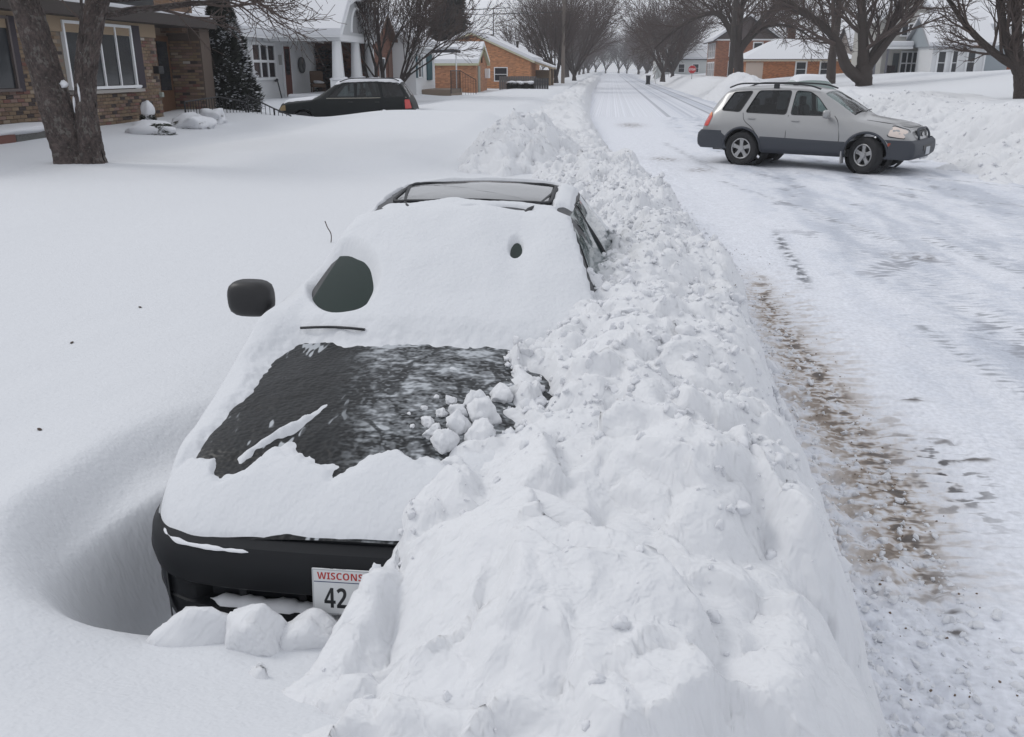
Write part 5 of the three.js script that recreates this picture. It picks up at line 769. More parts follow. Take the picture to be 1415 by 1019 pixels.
railing('black iron railing sloping down beside the narrow evergreen', [[-10.05, -24.35, 0.05], [-9.4, -24.6, -0.3], [-9.0, -24.8, -0.5]], 0.62, 0.62);
{ // snow-laden shrubs
  const s = thing('shrub', 'low rounded shrub under thick snow before the brown bungalow', 'shrub', [-9.55, 0.55, -18.3]); obj('foliage', sprays(621, 900, 0.34, (f) => 0.32 * sqrt(1 - f * f * 0.7), 0.10, 0.2), std(lin(0.05, 0.055, 0.04), 0.9), s); obj('snow_cap', lumpGeo(622, 0.52, 0.24, 0.36, 2.1, 4, 0.3).translate(-0.28, 0.20, -0.05), M.snowPlain, s);
  const b = thing('shrub', 'small egg-shaped snowy shrub under the big window', 'shrub', [-10.75, 0.8, -20.1]); obj('foliage', sprays(623, 500, 0.2, (f) => 0.16, 0.08, 0.2), std(lin(0.05, 0.055, 0.04), 0.9), b); obj('snow_cap', lumpGeo(624, 0.17, 0.27, 0.17, 2, 4, 0.12).translate(0, 0.24, 0), M.snowPlain, b);
  const c = thing('shrub', 'wide snow-heaped shrub beside the bungalow steps', 'shrub', [-9.9, 0.62, -20.6]); obj('foliage', sprays(625, 700, 0.2, (f) => 0.4, 0.10, 0.2), std(lin(0.06, 0.055, 0.045), 0.9), c); obj('snow_cap', lumpGeo(626, 0.55, 0.27, 0.5, 2.1, 4, 0.32).translate(0, 0.12, 0), M.snowPlain, c);
  const e = thing('shrub', 'knobbly snow-covered shrub by the black iron step railing', 'shrub', [-9.95, 0.72, -21.9]); obj('foliage', sprays(627, 400, 0.2, (f) => 0.2, 0.08, 0.2), std(lin(0.08, 0.07, 0.05), 0.9), e); obj('snow_cap', lumpGeo(628, 0.36, 0.25, 0.32, 2.2, 4, 0.38).translate(0, 0.10, 0), M.snowPlain, e);
}
{ // 2. white cape house with porch
  const h = thing('porch_house', 'white clapboard house with a snowy roof and columned porch', 'house', [-14, 0.4, -36]), Z = 36;
  obj('wall', box(-7, -0.03, -0.3, 2.78, Z - 43.5, Z - 29.2), std(lin(0.5, 0.5, 0.5), 0.8), h);
  boards(h, 'x', -0.03, Z - 43.5, Z - 29.2, 0.0, 2.78, 0.185, M.whiteSiding);
  boards(h, 'z', Z - 29.2, -3.5, -0.03, 0.0, 2.78, 0.185, M.whiteSiding);
  win(h, 'x', 0.0, 1.88, Z - 35.92, 2.35, 1.25, 3, 2, M.white, 0.09, M.houseGlass, 0.10);
  const dr = obj('door', box(0.0, 0.05, 0.45, 2.5, Z - 38.95, Z - 38.15), std(lin(0.13, 0.035, 0.02), 0.5), h); obj('door_glass', box(0.051, 0.06, 1.35, 2.4, Z - 38.8, Z - 38.3), M.houseGlass, dr); obj('door_frame', [box(0, 0.07, 0.45, 2.6, Z - 39.05, Z - 38.96), box(0, 0.07, 0.45, 2.6, Z - 38.14, Z - 38.05)], M.white, dr);
  obj('wall_plaque', rbox(0.0, 0.04, 1.75, 2.15, Z - 37.95, Z - 37.65, 0.015), std(lin(0.35, 0.35, 0.34), 0.7), h);
  obj('wreath', new THREE.TorusGeometry(0.26, 0.09, 8, 24).rotateY(PI / 2).translate(0.08, 1.75, Z - 40.3), std(lin(0.10, 0.10, 0.10), 0.9), h);
  // porch
  const deck = obj('porch_floor', box(0.02, 3.2, -0.2, 0.42, Z - 41.4, Z - 35.8), std(lin(0.35, 0.34, 0.33), 0.9), h); obj('porch_snow', rbox(0.9, 3.25, 0.42, 0.62, Z - 41.3, Z - 35.9, 0.08), M.snowPlain, deck);
  for (const z of [-36.2, -38.9, -41.2]) { const c = obj('column', new THREE.CylinderGeometry(0.20, 0.29, 1.45, 4).rotateY(PI / 4).translate(3.0, 1.925, Z + z), M.white, h); obj('column_base', rbox(2.72, 3.28, 0.42, 1.2, Z + z - 0.28, Z + z + 0.28, 0.03), M.white, c); obj('snow_cap', lumpGeo(631, 0.36, 0.11, 0.36, 2.6, 3, 0.12).translate(3.0, 1.22, Z + z), M.snowPlain, c); }
  obj('porch_beam', box(2.78, 3.22, 2.652, 2.86, Z - 41.4, Z - 36.0), M.white, h); obj('porch_beam', box(0.03, 2.778, 2.652, 2.86, Z - 36.35, Z - 36.0), M.white, h); obj('porch_ceiling', box(0.03, 3.2, 2.862, 2.9, Z - 41.4, Z - 35.9), M.whiteSiding, h);
  const gs = new THREE.Shape([[-2.75, 0], [2.75, 0], [1.5, 1.08], [0.55, 1.30], [-0.55, 1.30], [-1.5, 1.08]].map((p) => new THREE.Vector2(...p))), hole = new THREE.Path(); hole.absarc(0, 0.12, 0.95, 0, PI, false); hole.lineTo(0.95, 0.12); gs.holes.push(hole);
  const gb = obj('porch_gable', new THREE.ExtrudeGeometry(gs, { depth: 0.12, bevelEnabled: false }).rotateY(PI / 2).translate(3.06, 2.9, Z - 38.7), std(lin(0.50, 0.51, 0.52), 0.7), h); obj('arch_trim', new THREE.TorusGeometry(0.98, 0.06, 6, 30, PI).rotateY(PI / 2).translate(3.2, 3.02, Z - 38.7), M.white, gb); obj('arch_panel', new THREE.CircleGeometry(0.95, 30, 0, PI).rotateY(PI / 2).translate(3.10, 3.02, Z - 38.7), std(lin(0.36, 0.36, 0.37), 0.8), gb);
  const prof = [[-3.05, -0.12], [-1.62, 1.12], [-0.6, 1.38], [0.6, 1.38], [1.62, 1.12], [3.05, -0.12]], roofBand = (t, up, o) => extr([...prof.map(([a, b]) => [a, b + up]), ...prof.slice().reverse().map(([a, b]) => [a, b + up + t])], 3.6 + o, up ? 0.03 : 0).rotateY(PI / 2).translate(-0.2, 2.9, Z - 38.7);
  const pr = obj('porch_roof', roofBand(0.10, 0, 0), M.white, h); obj('roof_snow', roofBand(0.20, 0.11, -0.06), M.snowPlain, pr);
  // main roof rising to the left, with a dormer
  const mr = obj('roof', extr([[0.55, 2.72], [-3.4, 6.6], [-7.4, 2.72], [-7.4, 2.84], [-3.4, 6.72], [0.55, 2.84]], 15).translate(0, 0, Z - 43.9), M.white, h); obj('roof_snow', extr([[0.56, 2.86], [-3.4, 6.74], [-7.4, 2.86], [-7.4, 3.05], [-3.4, 7.0], [0.60, 3.06]], 14.9, 0.04).translate(0, 0, Z - 43.85), M.snowPlain, mr);
  const dm = obj('dormer', box(-3.4, -0.95, 3.6, 5.6, Z - 41.0, Z - 38.6), std(lin(0.34, 0.32, 0.30), 0.85), h); obj('dormer_window', joined([box(-0.95, -0.88, 4.25, 5.3, Z - 40.7, Z - 40.6), box(-0.95, -0.88, 4.25, 5.3, Z - 39.0, Z - 38.9), box(-0.95, -0.88, 4.25, 5.3, Z - 39.85, Z - 39.75), box(-0.95, -0.86, 4.15, 4.27, Z - 40.75, Z - 38.85)]), M.white, dm); for (const z of [-40.2, -39.4]) obj('pane', box(-0.945, -0.93, 4.27, 5.3, Z + z - 0.36, Z + z + 0.36), M.houseGlass, dm); obj('dormer_snow', rbox(-3.4, -0.8, 5.6, 5.85, Z - 41.1, Z - 38.5, 0.08), M.snowPlain, dm);
  obj('handrail', [bar(V(0.6, 0.15, Z - 36.2), V(0.15, 1.15, Z - 36.9), 0.025), bar(V(0.05, 1.12, Z - 36.95), V(0.16, 1.16, Z - 36.88), 0.06)], M.iron, h);
  // things on the porch
  const b = thing('porch_chair', 'brown wicker chair at the back of the white porch', 'chair', [-13.2, 0.95, -40.2], 0.5); obj('seat', rbox(-0.3, 0.3, 0.25, 0.42, -0.3, 0.3, 0.05), std(lin(0.13, 0.08, 0.05), 0.9), b); obj('backrest', rbox(-0.3, 0.3, 0.42, 0.95, -0.32, -0.22, 0.05), std(lin(0.13, 0.08, 0.05), 0.9), b); obj('snow_cap', lumpGeo(634, 0.27, 0.09, 0.25, 2.4, 3, 0.2).translate(0, 0.46, 0.03), M.snowPlain, b); for (const [x, z] of [[-0.26, -0.26], [0.26, -0.26], [-0.26, 0.26], [0.26, 0.26]]) obj('leg', bar(V(x, -0.1, z), V(x, 0.3, z), 0.03), std(lin(0.1, 0.06, 0.04), 0.9), b);
  const s = thing('evergreen_bush', 'dark evergreen bush seen through the porch columns', 'shrub', [-13.2, 0.4, -43.4]); obj('foliage', sprays(635, 6000, 2.6, (f) => 1.9 * sqrt(max(0.05, 1 - f * 0.75)), 0.2, 0.1), std(lin(0.016, 0.015, 0.012), 0.95), s);
}
{ // 3. reddish brick corner and 4. white cottage with teal shutters
  const r = thing('brick_house', 'narrow red-brown brick house front behind the many-stemmed tree', 'house', [-13.2, 0.4, -45]); obj('wall', metreUV(box(-3.5, 2.05, -0.3, 2.9, -1.2, 2.4)), brickMat(641, [0.40, 0.26, 0.20]), r); obj('door', box(2.052, 2.10, 0.4, 2.3, -0.9, -0.1), std(lin(0.12, 0.06, 0.04), 0.6), r); win(r, 'x', 2.05, 1.5, 1.1, 0.9, 1.1, 1, 2); gable(r, 'x', -3.5, 2.05, 2.4, -1.2, 2.9, 4.0, 0.3, std(lin(0.13, 0.09, 0.07), 0.9), 0.22, brickMat(642, [0.40, 0.26, 0.20]));
  const h = thing('white_cottage', 'small white cottage with teal shutters left of the brick garage', 'house', [-10, 0.4, -48]), teal = std(lin(0.02, 0.07, 0.085), 0.6);
  obj('wall', box(-5, 0, -0.3, 2.75, -3.4, 1.75), M.whiteSiding, h); boards(h, 'x', 0.001, -3.4, 1.75, 0.1, 2.7, 0.2, M.whiteSiding);
  const w1 = win(h, 'x', 0.03, 1.72, 0.95, 0.75, 1.05, 1, 2); obj('shutter', box(0.03, 0.08, 1.15, 2.3, 0.18, 0.46), teal, w1); obj('shutter', box(0.03, 0.08, 1.15, 2.3, 1.44, 1.7), teal, w1);
  const w2 = obj('shuttered_window', box(0.03, 0.09, 1.0, 2.35, -2.3, -1.0), teal, h); for (let k = 0; k < 5; k++) obj('slat', box(0.091, 0.115, 1.05, 2.3, -2.24 + k * 0.25, -2.14 + k * 0.25), std(lin(0.04, 0.12, 0.14), 0.5), w2);
  gable(h, 'z', -5, 0, 1.75, -3.4, 2.75, 4.2, 0.25, M.white, 0.18, M.whiteSiding);
  obj('canopy', box(0.02, 1.5, 2.45, 2.58, -3.5, -2.5), std(lin(0.05, 0.05, 0.06), 0.7), h); obj('canopy_snow', rbox(0.02, 1.5, 2.58, 2.76, -3.5, -2.5, 0.05), M.snowPlain, h); obj('canopy_post', bar(V(1.4, 0, -2.6), V(1.4, 2.45, -2.6), 0.04), M.white, h);
  obj('step', box(0.02, 1.6, -0.2, 0.55, -3.2, 0.4), std(lin(0.22, 0.17, 0.13), 0.9), h);
}
railing('grey iron porch railing in front of the white cottage', [[-8.4, -47.6, 0.1], [-8.4, -50.6, 0.1], [-7.6, -51.2, -0.4]], 0.95, 0.85, 0.2);
{ // 5. brick garage and 6. orange brick house
  const g = thing('brick_garage', 'small orange brick garage with a thick snowy roof', 'garage', [-8.3, 0.4, -56]), m = brickMat(651, [0.64, 0.45, 0.33], 0.25);
  obj('wall', metreUV(box(-5.2, 0, -0.3, 1.86, -5.0, 0)), m, g); obj('gable_end', metreUV(extr([[0, 1.86], [5.0, 1.86], [2.5, 2.85]], 0.1).rotateY(PI / 2).translate(-0.1, 0, 0)), m, g); gable(g, 'x', -5.2, 0, 0, -5.0, 1.86, 2.88, 0.2, std(lin(0.45, 0.45, 0.30), 0.8), 0.16);
  obj('door', box(0.002, 0.06, 0.2, 1.75, -1.5, -0.7), std(lin(0.28, 0.30, 0.26), 0.6), g); obj('window', box(0.002, 0.06, 1.95, 2.5, -2.8, -2.2), M.houseGlass, g); obj('planter_wall', rbox(-4.6, -2.6, -0.1, 0.55, 0.5, 1.4, 0.04), std(lin(0.30, 0.24, 0.18), 0.9), g); obj('planter_snow', rbox(-4.65, -2.55, 0.55, 0.68, 0.45, 1.45, 0.05), M.snowPlain, g); obj('vent_box', rbox(0.0, 0.3, 1.0, 1.6, -4.4, -3.9, 0.03), M.white, g);
  const h = thing('brick_house', 'orange brick house with a steep gable behind the brick garage', 'house', [-10.4, 0.4, -68]), m2 = brickMat(652, [0.67, 0.47, 0.33], 0.25);
  obj('wall', metreUV(extr([[-4.4, -0.3], [4.4, -0.3], [4.4, 2.1], [0, 3.95], [-4.4, 2.1]], 9).translate(0, 0, -9)), m2, h); gable(h, 'z', -4.4, 4.4, 0, -9, 2.12, 4.0, 0.25, std(lin(0.50, 0.48, 0.34), 0.8), 0.2);
  win(h, 'z', 0.0, 3.05, 0.0, 0.75, 0.45, 1, 1, M.white, 0.13); win(h, 'z', 2.2, 1.2, 0.0, 0.9, 0.9, 1, 2); obj('vent_pipe', bar(V(2.8, 2.6, -6.2), V(2.8, 3.7, -6.2), 0.1), fascia, h);
  obj('lean_to_roof', extr([[4.4, 2.05], [6.0, 1.55], [6.0, 1.68], [4.4, 2.2]], 4).translate(0, 0, -5), std(lin(0.30, 0.24, 0.16), 0.8), h); obj('lean_to_snow', extr([[4.4, 2.21], [6.0, 1.69], [6.0, 1.80], [4.4, 2.36]], 3.9).translate(0, 0, -4.95), M.snowPlain, h); for (const z of [-4.8, -1.2]) obj('lean_to_post', bar(V(5.8, 0, z), V(5.8, 1.6, z), 0.06), tanTrim, h); obj('lean_to_wall', box(4.42, 5.8, 0, 1.5, -5, -4.8), std(lin(0.25, 0.20, 0.15), 0.9), h);
}
{ // yard fence and hedge
  const wood = std(lin(0.13, 0.12, 0.115), 0.95), dark = std(lin(0.06, 0.058, 0.058), 0.95), fence = (label, x0, x1, z, h, m) => { const f = thing('yard_fence', label, 'fence', [x0, 0.45, z]), n = Math.round((x1 - x0) / 0.16), R = rng(9); for (let k = 0; k < n; k++) obj('board', box(k * 0.16 + 0.008, k * 0.16 + 0.152, -0.1, h + 0.03 * R(), -0.012 * R(), 0.02), m, f); obj('rail', box(0, x1 - x0, h * 0.75, h * 0.75 + 0.08, -0.06, -0.02), m, f); return f; };
  fence('pale weathered board fence left of the dark fence panel', -7.6, -5.0, -62, 1.05, wood); fence('dark grey board fence panel before the orange brick house', -5.0, -4.1, -59.5, 0.95, dark);
  for (const [x, z, s] of [[-6.5, -60, 661], [-5.9, -60, 662], [-5.35, -59.8, 663]]) { const b = thing('hedge_bush', ['leftmost of three snowy bushes by the board fence', 'middle of three snowy bushes by the board fence', 'rightmost of three snowy bushes by the board fence'][s - 661], 'shrub', [x, 0.4, z], 0, 'snowy bushes by the board fence'); obj('foliage', sprays(s, 700, 0.7, (f) => 0.35, 0.16, -0.4), std(lin(0.06, 0.055, 0.04), 0.9), b); obj('snow_cap', lumpGeo(s, 0.38, 0.14, 0.36, 2.3, 3, 0.25).translate(0, 0.72, 0), M.snowPlain, b); }
}
{ // right side: 7. brick bungalow, 8. two-storey brick, 9. beige house, 10. pale blue house
  const a = thing('brick_bungalow', 'orange brick bungalow with a snowy hip roof behind the silver SUV', 'house', [14.8, 0.6, -80]), m = brickMat(671, [0.66, 0.43, 0.28], 0.25);
  obj('wall', metreUV(box(-3.4, 5.5, -0.3, 1.98, -8, 0)), m, a); obj('pale_bay', box(-3.42, -2.0, 0.3, 1.9, 0.002, 0.1), std(lin(0.55, 0.45, 0.38), 0.8), a); obj('eave', box(-3.8, 5.9, 1.982, 2.12, -8.4, 0.4), std(lin(0.55, 0.48, 0.38), 0.8), a);
  const hip = (x0, x1, z0, z1, y0, y1, in_) => { const g = new THREE.BufferGeometry(), c = (z0 + z1) / 2, p = [[x0, y0, z0], [x1, y0, z0], [x1, y0, z1], [x0, y0, z1], [x0 + in_, y1, c], [x1 - in_, y1, c]].flat(); g.setAttribute('position', new THREE.Float32BufferAttribute(p, 3)); g.setIndex([0, 1, 5, 0, 5, 4, 1, 2, 5, 2, 3, 4, 2, 4, 5, 3, 0, 4, 0, 2, 1, 0, 3, 2]); const n = g.toNonIndexed(); n.computeVertexNormals(); return n; };
  const hr = obj('roof', hip(-3.85, 5.95, 0.45, -8.45, 2.13, 3.65, 3.4), darkRoof, a); obj('roof_snow', hip(-3.8, 5.9, 0.40, -8.4, 2.17, 3.9, 3.3), M.snowPlain, hr); win(a, 'z', 1.15, 1.35, 0, 0.75, 1.1, 1, 2, M.white, 0.12); win(a, 'z', 3.15, 1.35, 0, 0.75, 1.1, 1, 2, M.white, 0.12); obj('chimney', metreUV(box(0.6, 1.2, 3.3, 4.8, -4.6, -4.0)), brickMat(672, [0.30, 0.20, 0.15]), a);
  const f = thing('yard_fence', 'low dark board fence in front of the orange brick bungalow', 'fence', [11.6, 0.6, -77.5]); for (let k = 0; k < 22; k++) obj('board', box(k * 0.18, k * 0.18 + 0.165, -0.2, 0.55 + 0.02 * (k % 3), 0, 0.03), std(lin(0.14, 0.12, 0.10), 0.95), f); obj('rail', box(0, 3.96, 0.3, 0.38, -0.05, -0.002), std(lin(0.14, 0.12, 0.10), 0.95), f);
  const b = thing('brick_house', 'tall two-storey brick house beside the stop sign', 'house', [13.4, 0.5, -98]), mb = brickMat(673, [0.54, 0.36, 0.27], 0.25); obj('wall', metreUV(box(-2.6, 3.6, -0.3, 4.4, -9, 0)), mb, b); gable(b, 'z', -2.6, 3.6, 0, -9, 4.4, 6.5, 0.45, darkRoof, 0.2); obj('gable_end', extr([[-2.6, 4.4], [3.6, 4.4], [0.5, 6.45]], 0.1).translate(0, 0, -0.1), std(lin(0.10, 0.08, 0.075), 0.9), b); obj('frieze', box(-2.64, 3.64, 4.25, 4.398, -9.04, 0.04), M.white, b);
  win(b, 'z', 1.6, 1.5, 0, 0.8, 1.3, 1, 2, M.white, 0.12); win(b, 'z', -0.8, 1.5, 0, 0.8, 1.3, 1, 2, M.white, 0.12); win(b, 'z', 1.6, 3.4, 0, 0.8, 1.2, 1, 2, M.white, 0.12); win(b, 'z', -0.8, 3.4, 0, 0.8, 1.2, 1, 2, M.white, 0.12); for (const z of [-1.6, -3.4, -5.2, -7.0]) for (const y of [1.4, 3.3]) win(b, '-x', -2.6, y, z, 0.9, 1.3, 1, 2, M.white, 0.14);
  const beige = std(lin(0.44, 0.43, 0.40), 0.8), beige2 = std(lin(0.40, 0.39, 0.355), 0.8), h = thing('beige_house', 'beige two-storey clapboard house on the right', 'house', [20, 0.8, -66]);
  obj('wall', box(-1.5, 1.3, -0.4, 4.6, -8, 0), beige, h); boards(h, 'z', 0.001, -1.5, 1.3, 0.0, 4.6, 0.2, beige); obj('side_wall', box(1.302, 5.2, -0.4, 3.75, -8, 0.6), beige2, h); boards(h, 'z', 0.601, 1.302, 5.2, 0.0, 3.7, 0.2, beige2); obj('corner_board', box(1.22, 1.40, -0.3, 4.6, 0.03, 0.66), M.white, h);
  gable(h, 'z', -1.7, 1.5, 0.1, -8, 4.5, 6.0, 0.3, M.white, 0.2, beige); gable(h, 'x', 1.5, 5.4, 0.7, -8, 3.75, 5.6, 0.3, M.white, 0.2, beige2);
  win(h, 'z', 0.35, 1.55, 0.03, 1.05, 1.4, 3, 2, M.white, 0.08, M.houseGlass, 0.08); win(h, 'z', 0.0, 3.7, 0.03, 0.8, 0.7, 2, 1, M.white, 0.08, M.houseGlass, 0.07); win(h, 'z', 2.0, 2.3, 0.63, 0.5, 0.45, 1, 1, std(lin(0.03, 0.03, 0.035), 0.6), 0.09, std(lin(0.35, 0.36, 0.34), 0.3)); obj('door', box(-0.75, -0.35, 0.2, 2.2, 0.03, 0.08), std(lin(0.03, 0.04, 0.045), 0.5), h);
  const pr = obj('porch_roof', extr([[-2.4, 2.45], [0.0, 2.45], [0.0, 2.6], [-2.4, 2.6]], 1.6).translate(0, 0, 0.03), M.white, h); obj('roof_snow', rbox(-2.45, 0.05, 2.6, 2.95, 0.04, 1.65, 0.12), M.snowPlain, pr); for (const x of [-2.3, -1.55]) obj('porch_post', box(x - 0.06, x + 0.06, -0.3, 2.45, 1.4, 1.52), std(lin(0.14, 0.14, 0.16), 0.7), h); obj('porch_bush', sprays(681, 700, 1.3, (q) => 0.3, 0.16, -0.5).translate(-1.15, 0.1, 1.2), std(lin(0.09, 0.07, 0.07), 0.9), h);
  const blue = std(lin(0.30, 0.335, 0.36), 0.8), s = thing('pale_house', 'small white and grey-blue house with a snowy gable at far right', 'house', [22.1, 1.0, -61.5]);
  obj('wall', box(-1.75, 1.45, -0.4, 2.35, -3, 0), M.whiteSiding, s); obj('side_wall', box(1.452, 2.9, -0.4, 2.35, -6, -0.05), blue, s); boards(s, 'z', -0.049, 1.46, 2.9, 0.0, 2.35, 0.16, blue); obj('brick_end', box(2.902, 3.5, -0.4, 2.0, -6, -0.3), brickMat(682, [0.52, 0.30, 0.20]), s); obj('corner_board', box(1.40, 1.50, -0.3, 2.35, 0.002, 0.06), M.white, s);
  gable(s, 'x', -1.95, 1.8, 0.2, -5, 2.35, 4.1, 0.2, std(lin(0.30, 0.31, 0.33), 0.8), 0.14, blue); obj('awning_snow', lumpGeo(683, 1.3, 0.12, 0.25, 2.6, 3, 0.15).translate(-0.6, 2.42, 0.25), M.snowPlain, s); obj('rust_flashing', box(0.2, 1.3, 2.30, 2.37, 0.42, 0.46), std(lin(0.35, 0.15, 0.08), 0.8), s);
  win(s, 'z', -1.15, 1.35, 0, 0.42, 1.35, 1, 2, M.white, 0.12); win(s, 'z', -0.35, 1.35, 0, 0.28, 1.4, 1, 2, M.white, 0.1); win(s, 'z', 0.65, 1.4, 0, 0.42, 1.35, 1, 2, M.white, 0.12);
  const tg = thing('tan_garage', 'low tan garage with a white roof seen left of the beige house porch', 'garage', [16.4, 0.7, -84]); obj('wall', box(-1.4, 4, -0.3, 1.5, -5, 0), std(lin(0.36, 0.28, 0.19), 0.85), tg); gable(tg, 'z', -1.4, 4, 0, -5, 1.5, 2.9, 0.25, M.white, 0.2, std(lin(0.36, 0.28, 0.19), 0.85)); obj('garage_door', box(0.2, 2.6, 0, 1.25, 0.002, 0.05), std(lin(0.42, 0.35, 0.25), 0.7), tg);
  for (const [x, z, w, hh, lab, c] of [[11.2, -150, 8, 3.0, 'far white house with pale windows left of the stop sign', [0.55, 0.57, 0.56]], [-13.5, -112, 8, 3.0, 'far tan house behind the bushy bare tree on the left', [0.38, 0.34, 0.29]], [13, -185, 9, 3.2, 'farthest pale house on the right of the street', [0.5, 0.5, 0.48]], [-24, -62, 9, 3.2, 'brown house glimpsed behind the white cottage', [0.2, 0.15, 0.12]], [-22, -96, 10, 3.4, 'grey house far behind the orange brick house', [0.3, 0.29, 0.28]], [30, -100, 10, 3.4, 'grey-brown house behind the beige house', [0.25, 0.22, 0.2]]]) { const q = thing('far_house', lab, 'house', [x, 0.5, z]); obj('wall', box(-w / 2, w / 2, -0.3, hh, -7, 0), std(lin(...c), 0.85), q); gable(q, 'x', -w / 2, w / 2, 0, -7, hh, hh + 2.2, 0.3, darkRoof, 0.22, std(lin(...c), 0.85)); for (const k of [-0.28, 0.0, 0.28]) win(q, 'z', k * w, hh * 0.52, 0, 0.9, 1.2, 1, 2, M.white, 0.1); }
}

// ---------------------------------------------------------------- street furniture and small things
function pole(label, x, z, h, r, arm) { const p = thing('utility_pole', label, 'pole', [x, 0.2, z]); obj('post', new THREE.CylinderGeometry(r * 0.75, r, h, 10).translate(0, h / 2, 0), std(arm ? lin(0.17, 0.145, 0.125) : lin(0.05, 0.042, 0.037), 0.95), p); if (arm) { obj('cross_arm', bx(2.2, 0.12, 0.1, 0, h - 0.5, 0), std(lin(0.12, 0.10, 0.09), 0.95), p); for (const k of [-0.9, 0.9]) obj('insulator', new THREE.CylinderGeometry(0.05, 0.07, 0.18, 8).translate(k, h - 0.35, 0), std(lin(0.3, 0.3, 0.3), 0.4), p); } return p; }
pole('pale wooden utility pole beside the dense bare tree on the left', -4.2, -80, 10.5, 0.17, true);
pole('dark pole just left of the arching-limb tree on the right', 8.6, -68, 9.5, 0.20, false);
{
  const w = (label, a, b, sag) => { const m = []; for (let k = 0; k <= 16; k++) { const t = k / 16; m.push(V(lerp(a[0], b[0], t), lerp(a[1], b[1], t) - sag * 4 * t * (1 - t), lerp(a[2], b[2], t))); } tag(obj('power_line', tube(m, 0.022, 4, 30), M.black), label, 'cable'); };
  w('thin power line sagging left from the utility pole to the antenna side', [-4.3, 6.6, -80], [-26, 6.4, -74], 0.25); 
  const a = thing('antenna_mast', 'thin rooftop antenna mast behind the orange brick house', 'antenna', [-9.9, 0.5, -77]); obj('mast', bar(V(0, 0, 0), V(0, 6.2, 0), 0.09, 6, 0.035), M.iron, a); obj('cross_bar', bar(V(-2.4, 6.1, 0), V(1.4, 6.25, 0), 0.035), M.iron, a); for (let k = 0; k < 7; k++) obj('element', bar(V(-2.2 + k * 0.55, 6.13 + k * 0.02, -0.5 + k * 0.04), V(-2.2 + k * 0.55, 6.13 + k * 0.02, 0.5 - k * 0.04), 0.02), M.iron, a);
  // stop sign
  const s = thing('stop_sign', 'red octagonal stop sign on a thin post far down the right kerb', 'sign', [8.35, 0.3, -97]); obj('post', bar(V(0, 0, 0), V(0, 1.95, 0), 0.035), std(lin(0.25, 0.26, 0.26), 0.6), s);
  const face = canvasTexture(256, 256, (c) => { c.fillStyle = '#b01c22'; c.fillRect(0, 0, 256, 256); c.fillStyle = '#e9e9e9'; c.font = 'bold 88px sans-serif'; c.textAlign = 'center'; c.fillText('STOP', 128, 160, 214); });
  const g = new THREE.CylinderGeometry(0.41, 0.41, 0.01, 8).rotateY(PI / 8).rotateX(PI / 2); { const p = g.attributes.position, u = g.attributes.uv; for (let i = 0; i < p.count; i++) u.setXY(i, p.getX(i) / 0.8 + 0.5, p.getY(i) / 0.8 + 0.5); }
  obj('sign_border', new THREE.CylinderGeometry(0.435, 0.435, 0.006, 8).rotateY(PI / 8).rotateX(PI / 2).translate(0, 1.62, 0.038), std(lin(0.7, 0.7, 0.7), 0.5), s); obj('sign_face', g.translate(0, 1.62, 0.05), std(lin(1, 1, 1), 0.5, { map: face }), s);
  const b = thing('trash_bin', 'small dark wheeled bin standing at the far right kerb', 'bin', [4.7, 0.05, -118]); obj('bin_body', new THREE.CylinderGeometry(0.40, 0.32, 1.0, 4).rotateY(PI / 4).translate(0, 0.55, 0), M.black, b); obj('lid', rbox(-0.32, 0.34, 1.05, 1.14, -0.34, 0.36, 0.03), M.black, b); for (const x of [-0.26, 0.26]) obj('wheel', new THREE.CylinderGeometry(0.11, 0.11, 0.06, 12).rotateZ(PI / 2).translate(x, 0.11, -0.28), M.black, b);
  const c = thing('parked_car', 'snow-topped pale car parked behind the silver SUV', 'car', [6.75, 0.34, -29.2], 0.04); obj('body', sedan.loft(0, sedan.L, 60), new THREE.MeshPhysicalMaterial({ color: lin(0.30, 0.36, 0.34), roughness: 0.4, clearcoat: 0.5 }), c); obj('windshield', topPane(sedan, [[-0.62, 1.28], [0.62, 1.28], [0.50, 2.0], [-0.50, 2.0]], 0.006), new THREE.MeshPhysicalMaterial({ color: lin(0.12, 0.17, 0.16), roughness: 0.1 }), c); obj('snow_cap', sheet(line(-0.6, 0.6, 30), line(2.0, 3.4, 30), (u, v) => sedan.T(u, v) - 0.02 + 0.14 * ss(0, 0.25, min(u + 0.6, 0.6 - u, v - 2.0, 3.4 - v))), M.snowPlain, c); for (const x of [-0.74, 0.74]) for (const v of [0.78, 3.45]) obj('wheel', new THREE.TorusGeometry(0.22, 0.085, 8, 20).rotateY(PI / 2).translate(x, 0.30, -v), M.rubber, c);
  const d = thing('buried_board', 'short dark strip poking from the snow bank below the right edge tree', 'board', [11.15, 0.86, -24.3], 0.3); obj('strip', rbox(-0.4, 0.4, 0, 0.09, -0.12, 0.12, 0.02), std(lin(0.05, 0.06, 0.06), 0.6), d); obj('snow_cap', lumpGeo(691, 0.38, 0.05, 0.12, 2.4, 3, 0.15).translate(-0.05, 0.11, -0.02), M.snowPlain, d);
}
